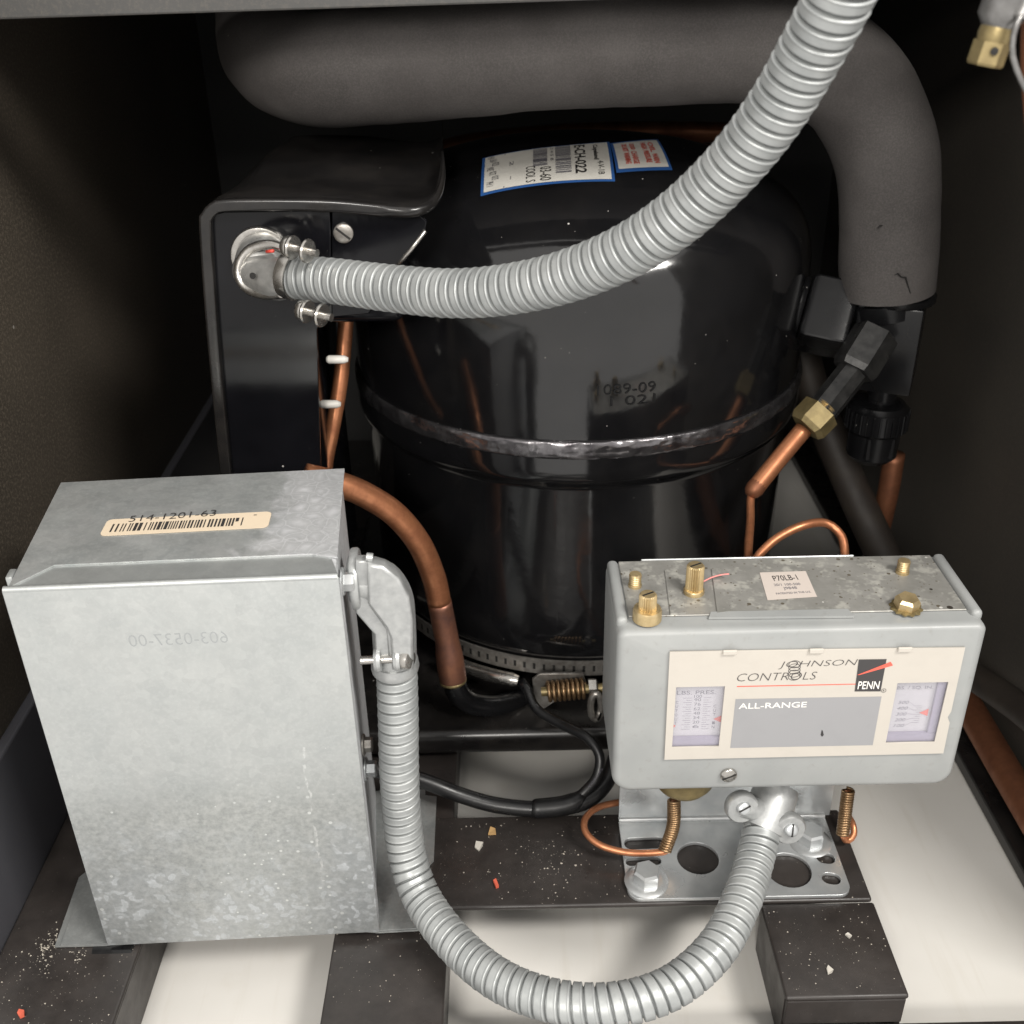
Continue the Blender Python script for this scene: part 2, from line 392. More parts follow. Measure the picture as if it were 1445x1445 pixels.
def text_me(s, size, width=None, weight=0, shear=0, extr=.00002, align='LEFT', spacing=1):
    c = bpy.data.curves.new('t', 'FONT'); c.body = s; c.size = size; c.offset = weight; c.shear = shear; c.extrude = extr; c.space_character = spacing; c.resolution_u = 3
    o = bpy.data.objects.new('t', c); COL.objects.link(o)
    me = bpy.data.meshes.new_from_object(o.evaluated_get(bpy.context.evaluated_depsgraph_get()))
    bpy.data.objects.remove(o); bpy.data.curves.remove(c)
    xs = [v.co.x for v in me.vertices] or [0]; ys = [v.co.y for v in me.vertices] or [0]
    x0, x1, y0 = min(xs), max(xs), min(ys)
    k = (width/(x1-x0)) if width and x1 > x0 else 1
    h = max(ys)-y0
    for v in me.vertices:
        v.co.x = (v.co.x-x0)*k; v.co.y = v.co.y-y0
        if align == 'CENTER': v.co.x -= (x1-x0)*k/2; v.co.y -= h/2
    return me
def basis(o, x, y):
    x = Vector(x).normalized(); z = x.cross(Vector(y)).normalized(); y = z.cross(x)
    m = Matrix((x, y, z)).transposed().to_4x4(); m.translation = o; return m
def rounded(x0, x1, y0, y1, r, n=6, rs=None):
    rs = rs or (r, r, r, r); out = []
    for (cx, cy, a0), q in zip(((x1-rs[0], y1-rs[0], 0), (x0+rs[1], y1-rs[1], 90), (x0+rs[2], y0+rs[2], 180), (x1-rs[3], y0+rs[3], 270)), rs):
        if q <= 0: out.append((cx, cy)); continue
        for k in range(n+1):
            a = math.radians(a0+90*k/n); out.append((cx+q*math.cos(a), cy+q*math.sin(a)))
    return out
def circle(cx, cy, r, n=28, ry=None): return [(cx+r*math.cos(2*math.pi*k/n), cy+(ry or r)*math.sin(2*math.pi*k/n)) for k in range(n)]
def slot(cx, cy, l, r, ang=0, n=8):
    out = []
    for s0 in (0, 1):
        for k in range(n+1):
            a = -math.pi/2+math.pi*k/n+math.pi*s0; out.append(((l/2-r)*(1 if not s0 else -1)+r*math.cos(a), r*math.sin(a)))
    c, s = math.cos(ang), math.sin(ang)
    return [(cx+x*c-y*s, cy+x*s+y*c) for x, y in out]
def conduit_rfun(r, pitch, depth, g=.18):
    def fn(s, a):
        ph = (s/pitch-a/(2*math.pi)) % 1
        m = 1+.35*noise.noise(Vector((s*55, 3.1, r*900)))
        if ph < g: return -depth*m*math.sin(math.pi*ph/g)**.7
        u = (ph-g)/(1-g)                       # flat crown with a rolled shoulder
        e = min(1, u/.08, (1-u)/.08)
        return depth*(.16*e**.5+.12*math.exp(-((u-.85)/.08)**2))
    return fn
def conduit_me(pts, r=.0108, pitch=.0059, depth=.0016, g=.18):
    path = smooth_path(pts, pitch/20)
    # even arc-length steps
    d = [0]
    for a, b in zip(path, path[1:]): d.append(d[-1]+(b-a).length)
    step = pitch/21; n = int(d[-1]/step); out = []; j = 0
    for i in range(n+1):
        t = i*step
        while j < len(d)-2 and d[j+1] < t: j += 1
        out.append(path[j].lerp(path[j+1], (t-d[j])/max(1e-9, d[j+1]-d[j])))
    return tube_me(out, r, 44, True, conduit_rfun(r, pitch, depth, g))
def screw_head(name, loc, axis, r, h, mat, parent, slot_ang=.4, dome=.5):
    prof = [(0, 0), (r, 0), (r, h*(1-dome)), (r*.93, h*(1-dome*.6)), (r*.72, h*(1-dome*.15)), (r*.3, h), (0, h)]
    o = obj(name, lathe_me(prof, 24, loc, axis), mat, parent, 40)
    q = Vector((0, 0, 1)).rotation_difference(Vector(axis).normalized())
    me = box_me(-r*.86, r*.86, -r*.11, r*.11, h*.86, h*1.03); me.transform(Matrix.Rotation(slot_ang, 4, 'Z'))
    me.transform(Matrix.Translation(Vector(loc)) @ q.to_matrix().to_4x4())
    obj('slot', me, HOLE, o); return o
def put_text(name, s, a, b, h, mat, parent, up=(0, 0, 1), weight=0, shear=0, off=0, mirror=False, nrm=None):
    "text whose baseline runs from a to b, letters h high"
    a, b = Vector(a), Vector(b); d = b-a
    me = text_me(s, .01, d.length, weight*.001, shear)
    y1 = max(v.co.y for v in me.vertices)
    for v in me.vertices:
        v.co.y *= h/y1
        if mirror: v.co.x = d.length-v.co.x
    if mirror: me.flip_normals()
    me.transform(basis(a, d, up)); n = d.cross(Vector(up)).normalized(); me.transform(Matrix.Translation(n*off))
    return obj(name, me, mat, parent)
def quad_me(pts, n, t):
    "thin sheet from corner points, thickness t along n"
    n = Vector(n)*t; v = [Vector(p) for p in pts]; k = len(v)
    f = [tuple(range(k, 2*k)), tuple(reversed(range(k)))]+[(i, (i+1) % k, k+(i+1) % k, k+i) for i in range(k)]
    me = me_from(v+[p+n for p in v], f); bm = bmesh.new(); bm.from_mesh(me); bmesh.ops.recalc_face_normals(bm, faces=bm.faces); bm.to_mesh(me); bm.free(); return me
YX = Matrix(((1, 0, 0, 0), (0, 0, -1, 0), (0, 1, 0, 0), (0, 0, 0, 1)))     # 2D (x, y) -> (X, Z), facing the front

# ------------------------------------------------------------------ setting
struct(obj('cabinet_floor', box_me(-.3008, .3458, .30, 1.1508, -.046, -.04), FLOOR))
struct(obj('cabinet_wall_left', box_me(-.32, -.30,   .40, 1.17, -.046, .62), WALLL))
struct(obj('cabinet_wall_left_panel', box_me(-.3006, -.293, .402, 1.1504, -.0405, .091, .0015), PANEL))
struct(obj('cabinet_wall_right', box_me(.345, .365, .36, 1.17, -.046, .62), WALLR))
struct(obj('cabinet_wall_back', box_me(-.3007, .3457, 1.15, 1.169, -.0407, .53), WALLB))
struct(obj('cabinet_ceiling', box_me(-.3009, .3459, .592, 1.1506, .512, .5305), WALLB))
lz0, lz1 = 0.4629, 0.4659
lx0, lx1 = -0.2478, 0.0463
lz = lambda x: lz0+(lz1-lz0)*(x-lx0)/(lx1-lx0)
lip = thing('cabinet_header_lip', 'grey painted header lip along the top edge of the opening', 'cabinet lip', (0, .58, .46))
obj('front_flange', hexa_me([(-.2995, .577, lz(-.3)), (.3445, .577, lz(.3445)), (.3445, .58, lz(.3445)), (-.2995, .58, lz(-.3))],
     [(-.2995, .577, .511), (.3445, .577, .511), (.3445, .58, .511), (-.2995, .58, .511)], .001), LIP, lip)
obj('return_flange', hexa_me([(-.2990, .5805, lz(-.3)), (.3440, .5805, lz(.3445)), (.3440, .592, lz(.3445)), (-.2990, .592, lz(-.3))],
     [(-.2990, .5805, lz(-.3)+.003), (.3440, .5805, lz(.3445)+.003), (.3440, .592, lz(.3445)+.003), (-.2990, .592, lz(-.3)+.003)], .0005), LIP, lip)

fr = thing('base_frame', 'dusty black sheet metal base frame over the cream floor', 'frame', (0, .45, -.04))
def beam(name, x0, x1, y0, y1, z=0, web='both', drop=.0385):
    "sheet bent down along its long edges"
    t = .0035
    o = obj(name, box_me(x0, x1, y0, y1, z-t, z, .0016, 3), FRAME, fr, 60)
    k = .0003
    if web in ('both', 'x'):
        obj('web', box_me(x0+.0004, x0+t, y0+.0006, y1-.0006, z-drop, z-t-k), FRAME, o); obj('web', box_me(x1-t, x1-.0004, y0+.0006, y1-.0006, z-drop, z-t-k), FRAME, o)
    if web == 'rear': obj('web', box_me(x0+.001, x1-.001, y1-t, y1-.0004, z-drop, z-t-k), FRAME, o)
    if web == 'end':
        obj('web', box_me(x0+.0004, x0+t, y0+.003, y1-.0006, z-drop, z-t-k), FRAME, o); obj('web', box_me(x1-t, x1-.0004, y0+.003, y1-.0006, z-drop, z-t-k), FRAME, o)
        obj('end_tab', box_me(x0+.001, x1-.001, y0+.0005, y0+t, z-.0225, z-t-k, .0006), FRAME, o)
    return o
beam('side_beam', -.2925, -.2145, .31, .95, 0, 'both')
beam('long_beam', -.1065, -.0415, .31, .90, -.003, 'both', .0355)
beam('cross_beam', -.2130, .2045, .4285, .5005, .0006, 'rear', .039)
beam('short_beam', .1395, .2050, .3655, .4275, 0, 'end')
beam('front_beam', -.0400, .3400, .31, .3675, -.0245, 'rear', .014)
obj('rubber_pad', hexa_me([(-0.2400, 0.4002, -0.0005), (-0.2172, 0.4005, -0.0005), (-.2150, .43, -.0005), (-.245, .43, -.0005)], [(-0.2405, 0.4045, 0.0005), (-0.2190, 0.4045, 0.0005), (-.2150, .43, .0005), (-.245, .43, .0005)], .0002), TAPE, fr)
obj('edge_rail', box_me(.3175, .344, .30, 1.14, -.0395, -.028, .002), BASEBLK, fr)
obj('rear_dark_sheet', box_me(-.2130, -.036, .70, 1.14, -.0395, -.030, .002), BASEBLK, fr)  # added dark sheet, hides the pale floor so the rear stays dark
obj('rear_cross_beam', box_me(-.2130, .10, .93, .99, -.0395, -.001, .002), FRAME, fr)

# ------------------------------------------------------------------ compressor
CX, CY = .050, .747
RU, ZS, HD, PE = .1605, .29, .0805, 2.6
def dome_z(r): return ZS+HD*max(0, 1-(min(r, RU)/RU)**PE)**(1/PE)
comp = thing('compressor', 'large glossy black domed refrigeration compressor behind both boxes', 'compressor', (CX, CY, .01))
cl = (CX, CY, 0)
low = [(0, .034), (.120, .034), (.140, .037), (.1505, .046), (.1550, .060), (.1555, .075), (.1557, .186), (.1575, .1905), (.1608, .1935), (.1622, .1975), (.1625, .203), (.1625, .2115), (.155, .2118)]
obj('lower_shell', lathe_me(low, 128, cl), BLACK, comp, 60)
up = [(.1590, .2120), (.1600, .2126), (RU, .2150), (RU, ZS)]
for k in range(1, 27):
    a = math.pi/2*k/26; r = RU*max(0, math.cos(a))**(2/PE); up.append((max(0, r), dome_z(r) if k < 26 else ZS+HD))
up[-1] = (0, ZS+HD)
obj('upper_shell', lathe_me(up, 128, cl), BLACK, comp, 60)
bp = []
for k in range(15):
    a = -math.pi/2+math.pi*k/14; bp.append((.1606+.0024*math.cos(a)**.6 if k not in (0, 14) else .1606, .2168+.0060*math.sin(a)))
def bead_j(j, a):
    p = Vector((math.cos(a)*14, math.sin(a)*14, j*.45+a*3)); return (.0006*noise.noise(p*1.0)+.0005*noise.noise(p*2.6)+.00015*noise.noise(p*8))*(0 if j in (0, 14) else 1)
obj('weld_bead', lathe_me(bp, 720, cl, jitter=bead_j), BEAD, comp, 180)
base = obj('base_plate', box_me(-.135, .215, .556, .945, .0015, .021, .006, 4), BASEBLK, comp, 60)
# labels that follow the dome
def dome_patch(corners, nu, nv, off):
    v = []; f = []
    for j in range(nv+1):
        for i in range(nu+1):
            u, w_ = i/nu, j/nv
            p = [(corners[0][k]*(1-u)+corners[1][k]*u)*(1-w_)+(corners[3][k]*(1-u)+corners[2][k]*u)*w_ for k in (0, 1)]
            v.append((p[0], p[1], dome_z(math.hypot(p[0]-CX, p[1]-CY))+off))
    for j in range(nv):
        for i in range(nu): a = j*(nu+1)+i; f.append((a, a+nu+1, a+nu+2, a+1))
    return me_from(v, f)
def dome_map(me, corners, off):
    "unit-square mesh mapped on a patch of the dome"
    for q in me.vertices:
        u, w_ = q.co.x, q.co.y
        p = [(corners[0][k]*(1-u)+corners[1][k]*u)*(1-w_)+(corners[3][k]*(1-u)+corners[2][k]*u)*w_ for k in (0, 1)]
        q.co = (p[0], p[1], dome_z(math.hypot(p[0]-CX, p[1]-CY))+off)
    return me
def inset(c, m):
    cx = sum(p[0] for p in c)/4; cy = sum(p[1] for p in c)/4
    return [(cx+(p[0]-cx)*(1-m[0]), cy+(p[1]-cy)*(1-m[1])) for p in c]
def dome_text(s, u0, u1, v0, v1, corners, parent, mat, weight=0):
    "u runs left to right, v far to near; letters read from far to near, tops to the right"
    me = text_me(s, 1, None, weight); xs = max(q.co.x for q in me.vertices); ys = max(q.co.y for q in me.vertices)
    for q in me.vertices: x, y = q.co.x/xs, q.co.y/ys; q.co = (u0+(u1-u0)*y, v0+(v1-v0)*x, 0)
    return obj('print', dome_map(me, corners, .0009), mat, parent)
def dome_bars(u0, u1, v0, v1, n, corners, parent, mat, seed=1):
    rnd = random.Random(seed); v = []; f = []
    t = 0; ws = [rnd.choice((1, 1, 2, 3)) for _ in range(2*n)]; tot = sum(ws)
    for i, w_ in enumerate(ws):
        if i % 2 == 0:
            a, b = v0+(v1-v0)*t/tot, v0+(v1-v0)*(t+w_)/tot; k = len(v); v += [(u0, a, 0), (u1, a, 0), (u1, b, 0), (u0, b, 0)]; f.append((k, k+3, k+2, k+1))
        t += w_
    return obj('print', dome_map(me_from(v, f), corners, .0009), mat, parent)
LB = [(-0.0143, 0.7143), (0.0703, 0.741), (0.0662, 0.6554), (-0.015, 0.6534)]
WB = [(0.0703, 0.7359), (0.1049, 0.7583), (0.104, 0.6784), (0.0682, 0.6676)]
lab = obj('rating_label', dome_patch(LB, 24, 10, .0003), BLUE, comp, 180); LBi = inset(LB, (.045, .07))
pp = obj('paper', dome_patch(LBi, 24, 10, .0006), WHITELBL, lab, 180)
dome_bars(.385, .50, .05, .62, 22, LBi, lab, SOFTINK, 3); dome_bars(.565, .69, .02, .85, 30, LBi, lab, SOFTINK, 4)
dome_text('E-CH-022', .72, .81, .05, .88, LBi, lab, INK, .02)
dome_text('Copeland', .865, .915, .08, .58, LBi, lab, INK, .03); dome_text('4-V-1B', .90, .95, .62, .92, LBi, lab, INK)
dome_text('03-60', .44, .53, .66, .97, LBi, lab, INK); dome_text('COOL S', .33, .405, .60, .97, LBi, lab, INK)
dome_text('2 4 5 8', .525, .55, .05, .5, LBi, lab, SOFTINK)
for k in range(7): dome_text(random.choice(('VOLTS', 'LRA', 'HP 60', 'R22', 'PH 1', 'MADE')), .02+.02*(k % 3), .045+.02*(k % 3)+.03, .03+.13*k, .13+.13*k, LBi, lab, SOFTINK)
me = me_from([(.155, 0, 0), (.162, 0, 0), (.162, 1, 0), (.155, 1, 0)], [(0, 3, 2, 1)]); obj('print', dome_map(me, LBi, .0009), SOFTINK, lab)
dome_text('2   -', .20, .23, .35, .85, LBi, lab, SOFTINK)
wl = obj('warning_label', dome_patch(WB, 12, 8, .0003), BLUE, comp, 180); WBi = inset(WB, (.10, .13)); obj('paper', dome_patch(WBi, 12, 8, .0006), WHITELBL, wl, 180)
for k, (u, v0, v1) in enumerate(((.16, .12, .45), (.16, .50, .88), (.32, .12, .40), (.32, .46, .9), (.58, .12, .42), (.58, .48, .88), (.74, .12, .55), (.74, .6, .9))):
    dome_text(('DO NOT', 'WARNING', 'LIQUID', 'CHARGE', 'HIGH', 'PRESSURE', 'OIL', 'WARN')[k], u, u+.12, v0, v1, WBi, wl, REDINK, .03)
# stamped figures on the shell
def shell_text(s, a, b, z, h, r):
    me = text_me(s, 1); xs = max(q.co.x for q in me.vertices); ys = max(q.co.y for q in me.vertices)
    for q in me.vertices:
        t = a+(b-a)*q.co.x/xs; q.co = (CX+r*math.sin(t), CY-r*math.cos(t), z+h*q.co.y/ys)
    return me
ta = lambda x: math.asin((x-CX)/RU)
obj('stamped_figures', join_me(shell_text('1089-09', ta(.052), ta(.0875), 0.2532, .0065, RU+.0004), shell_text('1 021', ta(.060), ta(.0875), 0.2458, .006, RU+.0004)), SHELLSTAMP, comp)

# terminal box on the compressor's left side
tb = obj('terminal_box', join_me(box_me(-.150, -.060, .592, .70, .298, .362, .006, 3), box_me(-.150, -.117, .592, .70, .10, .2975, .004, 3)), BLACKBOX, comp, 60)
fo = [(-0.1757, 0.5800, 0.1635), (-0.1735, 0.5800, 0.2086), (-0.1680, 0.5800, 0.2947), (-0.1626, 0.5800, 0.3571), (-0.1607, 0.5800, 0.3647), (-0.1562, 0.5800, 0.3691), (-0.1487, 0.5800, 0.3705), (-0.1191, 0.5800, 0.3702), (-0.0907, 0.5800, 0.3689), (-0.0624, 0.5800, 0.3657), (-0.0492, 0.5810, 0.3648), (-0.0415, 0.5880, 0.3661), (-0.0374, 0.6030, 0.3691), (-0.0360, 0.6280, 0.3748), (-0.0369, 0.6550, 0.3817)]
fo, frad = smooth_path(fo, .004, [.0036]*9+[.0034, .0032, .0030, .0026, .002, .001])
obj('rim', tube_me(fo, frad, 32, True, lambda s_, a: .0036*(.93/(abs(math.cos(a))**5+abs(math.sin(a))**5)**.2-1) if s_ < .30 else 0), HOODMAT, tb, 60)
rows = [(0, 0, .0030), (.05, 0, .0038), (.2, .002, .0025), (.38, .004, .0025), (.52, .007, .006), (.68, .011, .0095), (1, .017, .011)]
v = []; f = []
for fr_, dx, dz in rows:
    for p in fo:
        top = max(0, min(1, (p.z-.30)/.06)); sgn = max(-.2, min(1, (-.075-p.x)/.07))
        v.append((p.x+dx*sgn+(0 if top > .5 else -.003*(1-top)), p.y+(.725-p.y)*fr_, p.z+dz*top))
nf = len(fo)
for j in range(len(rows)-1):
    for i in range(nf-1): f.append((j*nf+i, j*nf+i+1, (j+1)*nf+i+1, (j+1)*nf+i))
obj('hood', me_from(v, f), HOODMAT, tb, 180)
P2 = lambda L: [(p[0], p[2]) for p in L]
pl = P2([(-0.1595, 0.5840, 0.3610), (-0.1566, 0.5840, 0.3648), (-0.1518, 0.5840, 0.3658), (-0.0954, 0.5840, 0.3654), (-0.0998, 0.5840, 0.3149), (-0.1095, 0.5840, 0.2992), (-0.1185, 0.5840, 0.1905), (-0.1210, 0.5840, 0.1493), (-0.1762, 0.5840, 0.1507)])
cov = obj('cover_plate', flat_me([pl], Matrix.Translation((0, .584, 0)) @ YX, .0012, .0004), BLACKBOX, tb)
pr_ = P2([(-0.0942, 0.5880, 0.3641), (-0.0487, 0.5880, 0.3624), (-0.0439, 0.5880, 0.3577), (-0.0454, 0.5880, 0.3519), (-0.0646, 0.5880, 0.3301), (-0.0796, 0.5880, 0.3069), (-0.1001, 0.5880, 0.3052)])
obj('side_plate', flat_me([pr_], Matrix.Translation((0, .588, 0)) @ YX, .0012, .0007), BLACKBOX, tb)
screw_head('cover_screw', (-0.0893, 0.5865, 0.3528), (0, -1, 0), .0055, .003, DULLST, tb, -.7, .3)
obj('bright_edge', tube_me([Vector((-0.0444, 0.5860, 0.3528)), Vector((-0.0529, 0.5860, 0.3427)), Vector((-0.0632, 0.5870, 0.3315))], .0013, 8), SHINY, tb, 180)
for p in ((-0.1023, 0.6000, 0.2741), (-0.1094, 0.6000, 0.2454)):
    p = Vector(p)
    obj('nylon_tab', tube_me([p+Vector((-.0065, 0, 0)), p+Vector((-.005, 0, 0)), p+Vector((.004, 0, -.0002)), p+Vector((.0065, 0, -.0004))], [.0016, .0026, .0025, .0014], 12), PLASTIC, tb, 180)

# ------------------------------------------------------------------ heater strapped round the foot of the compressor
ht = thing('crankcase_heater', 'perforated steel heater strap around the compressor foot with black cord', 'heater', (CX, CY-.16, .036))
def ring_arc(R, a0, a1, z0, z1, t, n=60):
    v = []; f = []
    for i in range(n+1):
        a = a0+(a1-a0)*i/n
        for (r, z) in ((R, z0), (R+t, z0), (R+t, z1), (R, z1)): v.append((CX+r*math.sin(a), CY-r*math.cos(a), z+.0))
    for i in range(n):
        for k in range(4): f.append((i*4+k, i*4+(k+1) % 4, (i+1)*4+(k+1) % 4, (i+1)*4+k))
    f += [(3, 2, 1, 0), (n*4, n*4+1, n*4+2, n*4+3)]
    return me_from(v, f)
st = obj('strap', ring_arc(.1535, -1.25, 1.0, .040, .052, .0012, 80), DULLST, ht, 40)
v = []; f = []
for i in range(34):
    a = -1.05+i*.045; r = .15485
    for z0, z1 in ((.0435, .0485),):
        k = len(v)
        for (da, z) in ((-.006, z0), (.006, z0), (.006, z1), (-.006, z1)): v.append((CX+r*math.sin(a+da), CY-r*math.cos(a+da), z))
        f.append((k, k+1, k+2, k+3))
o = obj('perforation', me_from(v, f), HOLE, ht); o['kind'] = 'stuff'
arc = lambda a, r, z: Vector((CX+r*math.sin(a), CY-r*math.cos(a), z))
obj('heating_rod', tube_me([arc(-.70+.40*k/14, .1615, .0365+.0*k) for k in range(15)], [.003]+[.0048]*13+[.0035], 14), SHINY, ht, 60)
bk = [(p[0], p[2]) for p in ((0.0118, 0.5780, 0.0481), (0.0167, 0.5780, 0.0528), (0.0456, 0.5780, 0.0521), (0.0476, 0.5780, 0.0460), (0.0195, 0.5780, 0.0233), (0.0136, 0.5780, 0.0216))]
obj('clamp_bracket', flat_me([bk], Matrix.Translation((0, .5795, 0)) @ YX, .0008, .0003), DULLST, ht)
hp = []
c0, c1 = Vector((0.0212, 0.5700, 0.0445)), Vector((0.0471, 0.5700, 0.0468))
for i in range(8*14+1):
    t = i/(8*14); a = 2*math.pi*8*t; q = c0.lerp(c1, t); hp.append(q+Vector((0, math.cos(a)*.0062, math.sin(a)*.0062)))
obj('tension_spring', tube_me(hp, .0014, 8), SPRING, ht, 180)
obj('tension_bolt', tube_me([c0+Vector((-.004, 0, 0)), c1+Vector((.012, 0, 0))], .0032, 14), BRASSOLD, ht, 60)
obj('nut', hex_me(c1+Vector((.002, 0, 0)), (1, 0, 0), .0068, .006), SHINY, ht)
cp_ = [Vector((0.0537, 0.5620, 0.0416))+Vector((.006*math.cos(a)*.6, .0, .011*math.sin(a)-.004)) for a in [k*.42-1.2 for k in range(18)]]
obj('spring_clip', tube_me(cp_, .0024, 10), DULLST, ht, 180)
cord = obj('power_cord', tube_me(smooth_path([(0.0036, 0.5750, 0.0495), (0.0082, 0.5680, 0.0470), (0.0136, 0.5580, 0.0399), (0.0286, 0.5450, 0.0377), (0.0448, 0.5300, 0.0388), (0.0528, 0.5200, 0.0320), (0.0506, 0.5120, 0.0214), (0.0430, 0.5060, 0.0152), (0.0338, 0.5020, 0.0096), (0.0220, 0.5000, 0.0071)], .003), .0033, 14), TAPE, ht, 180)
obj('cord_sleeve', tube_me(smooth_path([(0.0416, 0.5050, 0.0138), (0.0366, 0.5030, 0.0092), (0.0265, 0.5010, 0.0072), (0.0112, 0.5000, 0.0067), (0.0084, 0.5000, 0.0068)], .003, [.0035, .0062, .0064, .0062, .0045])[0], smooth_path([(0.0416, 0.5050, 0.0138), (0.0366, 0.5030, 0.0092), (0.0265, 0.5010, 0.0072), (0.0112, 0.5000, 0.0067), (0.0084, 0.5000, 0.0068)], .003, [.0035, .0062, .0064, .0062, .0045])[1], 16), TAPE, cord, 180)
put_text('print', 'TORCES', (0.0451, 0.5000, 0.0233), (0.0539, 0.5060, 0.0334), .0022, SOFTINK, cord, off=.0002)
cable = obj('power_cable', tube_me(smooth_path([(-0.1163, 0.5120, 0.0385), (-0.0765, 0.5100, 0.0292), (-0.0587, 0.5080, 0.0240), (-0.0365, 0.5050, 0.0148), (-0.0141, 0.5020, 0.0085), (0.0130, 0.5000, 0.0061), (0.0311, 0.5010, 0.0064), (0.0458, 0.5050, 0.0088), (0.0574, 0.5150, 0.0136), (0.0641, 0.5300, 0.0202)], .004), .0050, 16), TAPE, None, 180)
tag(cable, 'thick black cable crossing low from the grey box towards the pressure control', 'cable')

# ------------------------------------------------------------------ pipes
pipe = thing('insulated_pipe', 'thick pipe in dark grey foam insulation bending down on the right', 'pipe', (.25, .68, .28))
pts = [(0.2496, 0.6800, 0.2833), (0.2478, 0.6800, 0.2980), (0.2442, 0.6800, 0.3302), (0.2389, 0.6800, 0.3588), (0.2294, 0.6800, 0.3843), (0.2116, 0.6800, 0.4090), (0.1854, 0.6800, 0.4257), (0.1509, 0.6800, 0.4341), (0.1049, 0.6800, 0.4342), (0.0381, 0.6800, 0.4332), (-0.0374, 0.6800, 0.4288), (-0.0883, 0.6820, 0.4257), (-0.1152, 0.6920, 0.4247), (-0.1370, 0.7150, 0.4275), (-0.1526, 0.7550, 0.4338), (-0.1648, 0.8100, 0.4435), (-0.1782, 0.8800, 0.4530)]
path, rad = smooth_path(pts, .005, [.0300, .0306, .0308, .0310, .0314, .0318]+[.0322]*(len(pts)-6))
obj('foam_sleeve', tube_me(path, rad, 64, True, lambda s, a: .0009*noise.noise(Vector((s*28, math.cos(a)*1.2, math.sin(a)*1.2)))+.0004*noise.noise(Vector((s*90, math.cos(a)*2.5, math.sin(a)*2.5)))), FOAM, pipe, 60)
a0, a1 = Vector((0.2491, 0.6800, 0.2799)), Vector((0.2512, 0.6800, 0.2692))
obj('pipe_end', tube_me([a0, a1], .0225, 32), VALVE, pipe, 60)
cr = [Vector((0.2406, 0.6466, 0.3042)), Vector((0.2427, 0.6468, 0.3050)), Vector((0.2455, 0.6475, 0.3025)), Vector((0.2486, 0.6483, 0.3018)), Vector((0.2509, 0.6490, 0.2970)), Vector((0.2538, 0.6496, 0.2913))]
obj('tear', tube_me(cr, [.0002, .0006, .0004, .0007, .0005, .0003], 6), HOLE, pipe)
obj('tear', tube_me([Vector((0.2257, 0.6466, 0.3335)), Vector((0.2271, 0.6464, 0.3348)), Vector((0.2288, 0.6464, 0.3352))], [.0003, .0008, .0002], 6), HOLE, pipe)

vb = Vector((0.2558, 0.6800, 0.2393))
val = thing('service_valve', 'black painted service valve below the foam insulated pipe', 'valve', (vb.x, vb.y, vb.z-.09))
me = box_me(-.0205, .0205, -.0205, .0205, 0.2187, 0.2779, .0012, 2); me.transform(Matrix.Translation((vb.x, .681, 0)) @ Matrix.Rotation(math.radians(-24), 4, 'Z'))
obj('valve_body', me, VALVE, val, 40)
obj('neck_collar', lathe_me([(0, 0), (.0255, 0), (.0262, .0012), (.0262, .0045), (.0250, .0055), (0, .0055)], 40, (vb.x, .681, 0.2775+.0003)), VALVE, val, 40)
n0, n1 = Vector((0.2286, 0.6800, 0.2624)), Vector((0.1984, 0.6900, 0.2671)); ax = n1-n0
al = ax.length; me = lathe_me([(0, 0), (.0270, 0), (.0292, .002), (.0300, al*.35), (.0300, al-.004), (.0275, al-.0008), (0, al)], 4); me.transform(Matrix.Rotation(math.pi/4+.30, 4, 'Z'))
bm = bmesh.new(); bm.from_mesh(me); bmesh.ops.bevel(bm, geom=bm.edges[:], offset=.0016, segments=2, affect='EDGES', profile=.5); bm.to_mesh(me); bm.free()
me.transform(Matrix.Translation(n0) @ Vector((0, 0, 1)).rotation_difference(ax.normalized()).to_matrix().to_4x4()); obj('side_elbow', me, VALVE, val, 15)
obj('nut_collar', lathe_me([(0, 0), (.0235, 0), (.0252, .002), (.0255, .006), (.0235, .0095), (0, .0105)], 36, n1, ax), VALVE, val, 40)
obj('shell_stub', tube_me([n1, n1+ax.normalized()*.055], .0165, 28), VALVE, val, 60)
k0 = Vector((0.2546, 0.6720, 0.2178))
obj('stem', tube_me([k0+Vector((0, 0, .012)), k0+Vector((0, 0, -.022))], .0098, 26), VALVE, val, 60)
kz = 0.2074; kx = 0.2536
cap = obj('stem_cap', lathe_me([(0, 0), (.013, .0), (.0175, -.0015), (.019, -.004), (.0205, -.005), (.0205, -.0195), (.0185, -.0215), (.0175, -.0225), (.017, -.040), (.0125, -.0445), (0, -.0445)], 48, (kx, .672, kz+.002)), VALVE, val, 35)
for k in range(30):
    a = 2*math.pi*k/30; me = box_me(-.0007, .0007, -.0206-.0009, -.0200, kz-.0175, kz-.0035, .0003, 1); me.transform(Matrix.Translation((kx, .672, 0)) @ Matrix.Rotation(a, 4, 'Z')); obj('knurl_rib', me, VALVE, cap)
obj('hex_flat', hex_me((kx, .672, kz-.021), (0, 0, -1), .0182, .016, .52, .05), VALVE, cap)
h0, h1 = Vector((0.2354, 0.6520, 0.2609)), Vector((0.2211, 0.6400, 0.2430)); ax = (h1-h0).normalized()
hx = obj('port_hex', hex_me(h0-ax*.004, ax, .0150, (h1-h0).length+.004, .80, .10), VALVELIT, val)
c2 = Vector((0.1992, 0.6250, 0.2218))
obj('port_barrel', tube_me([h1, c2], .0100, 8), VALVELIT, val)
fl = thing('capillary_line', 'copper capillary line with tarnished brass flare nut on the service valve', 'copper tube', (0.1411, 0.5350, 0.1652))
q0, q1 = Vector((0.1997, 0.6245, 0.2235)), Vector((0.1851, 0.6180, 0.2104)); ax = (q1-q0).normalized()
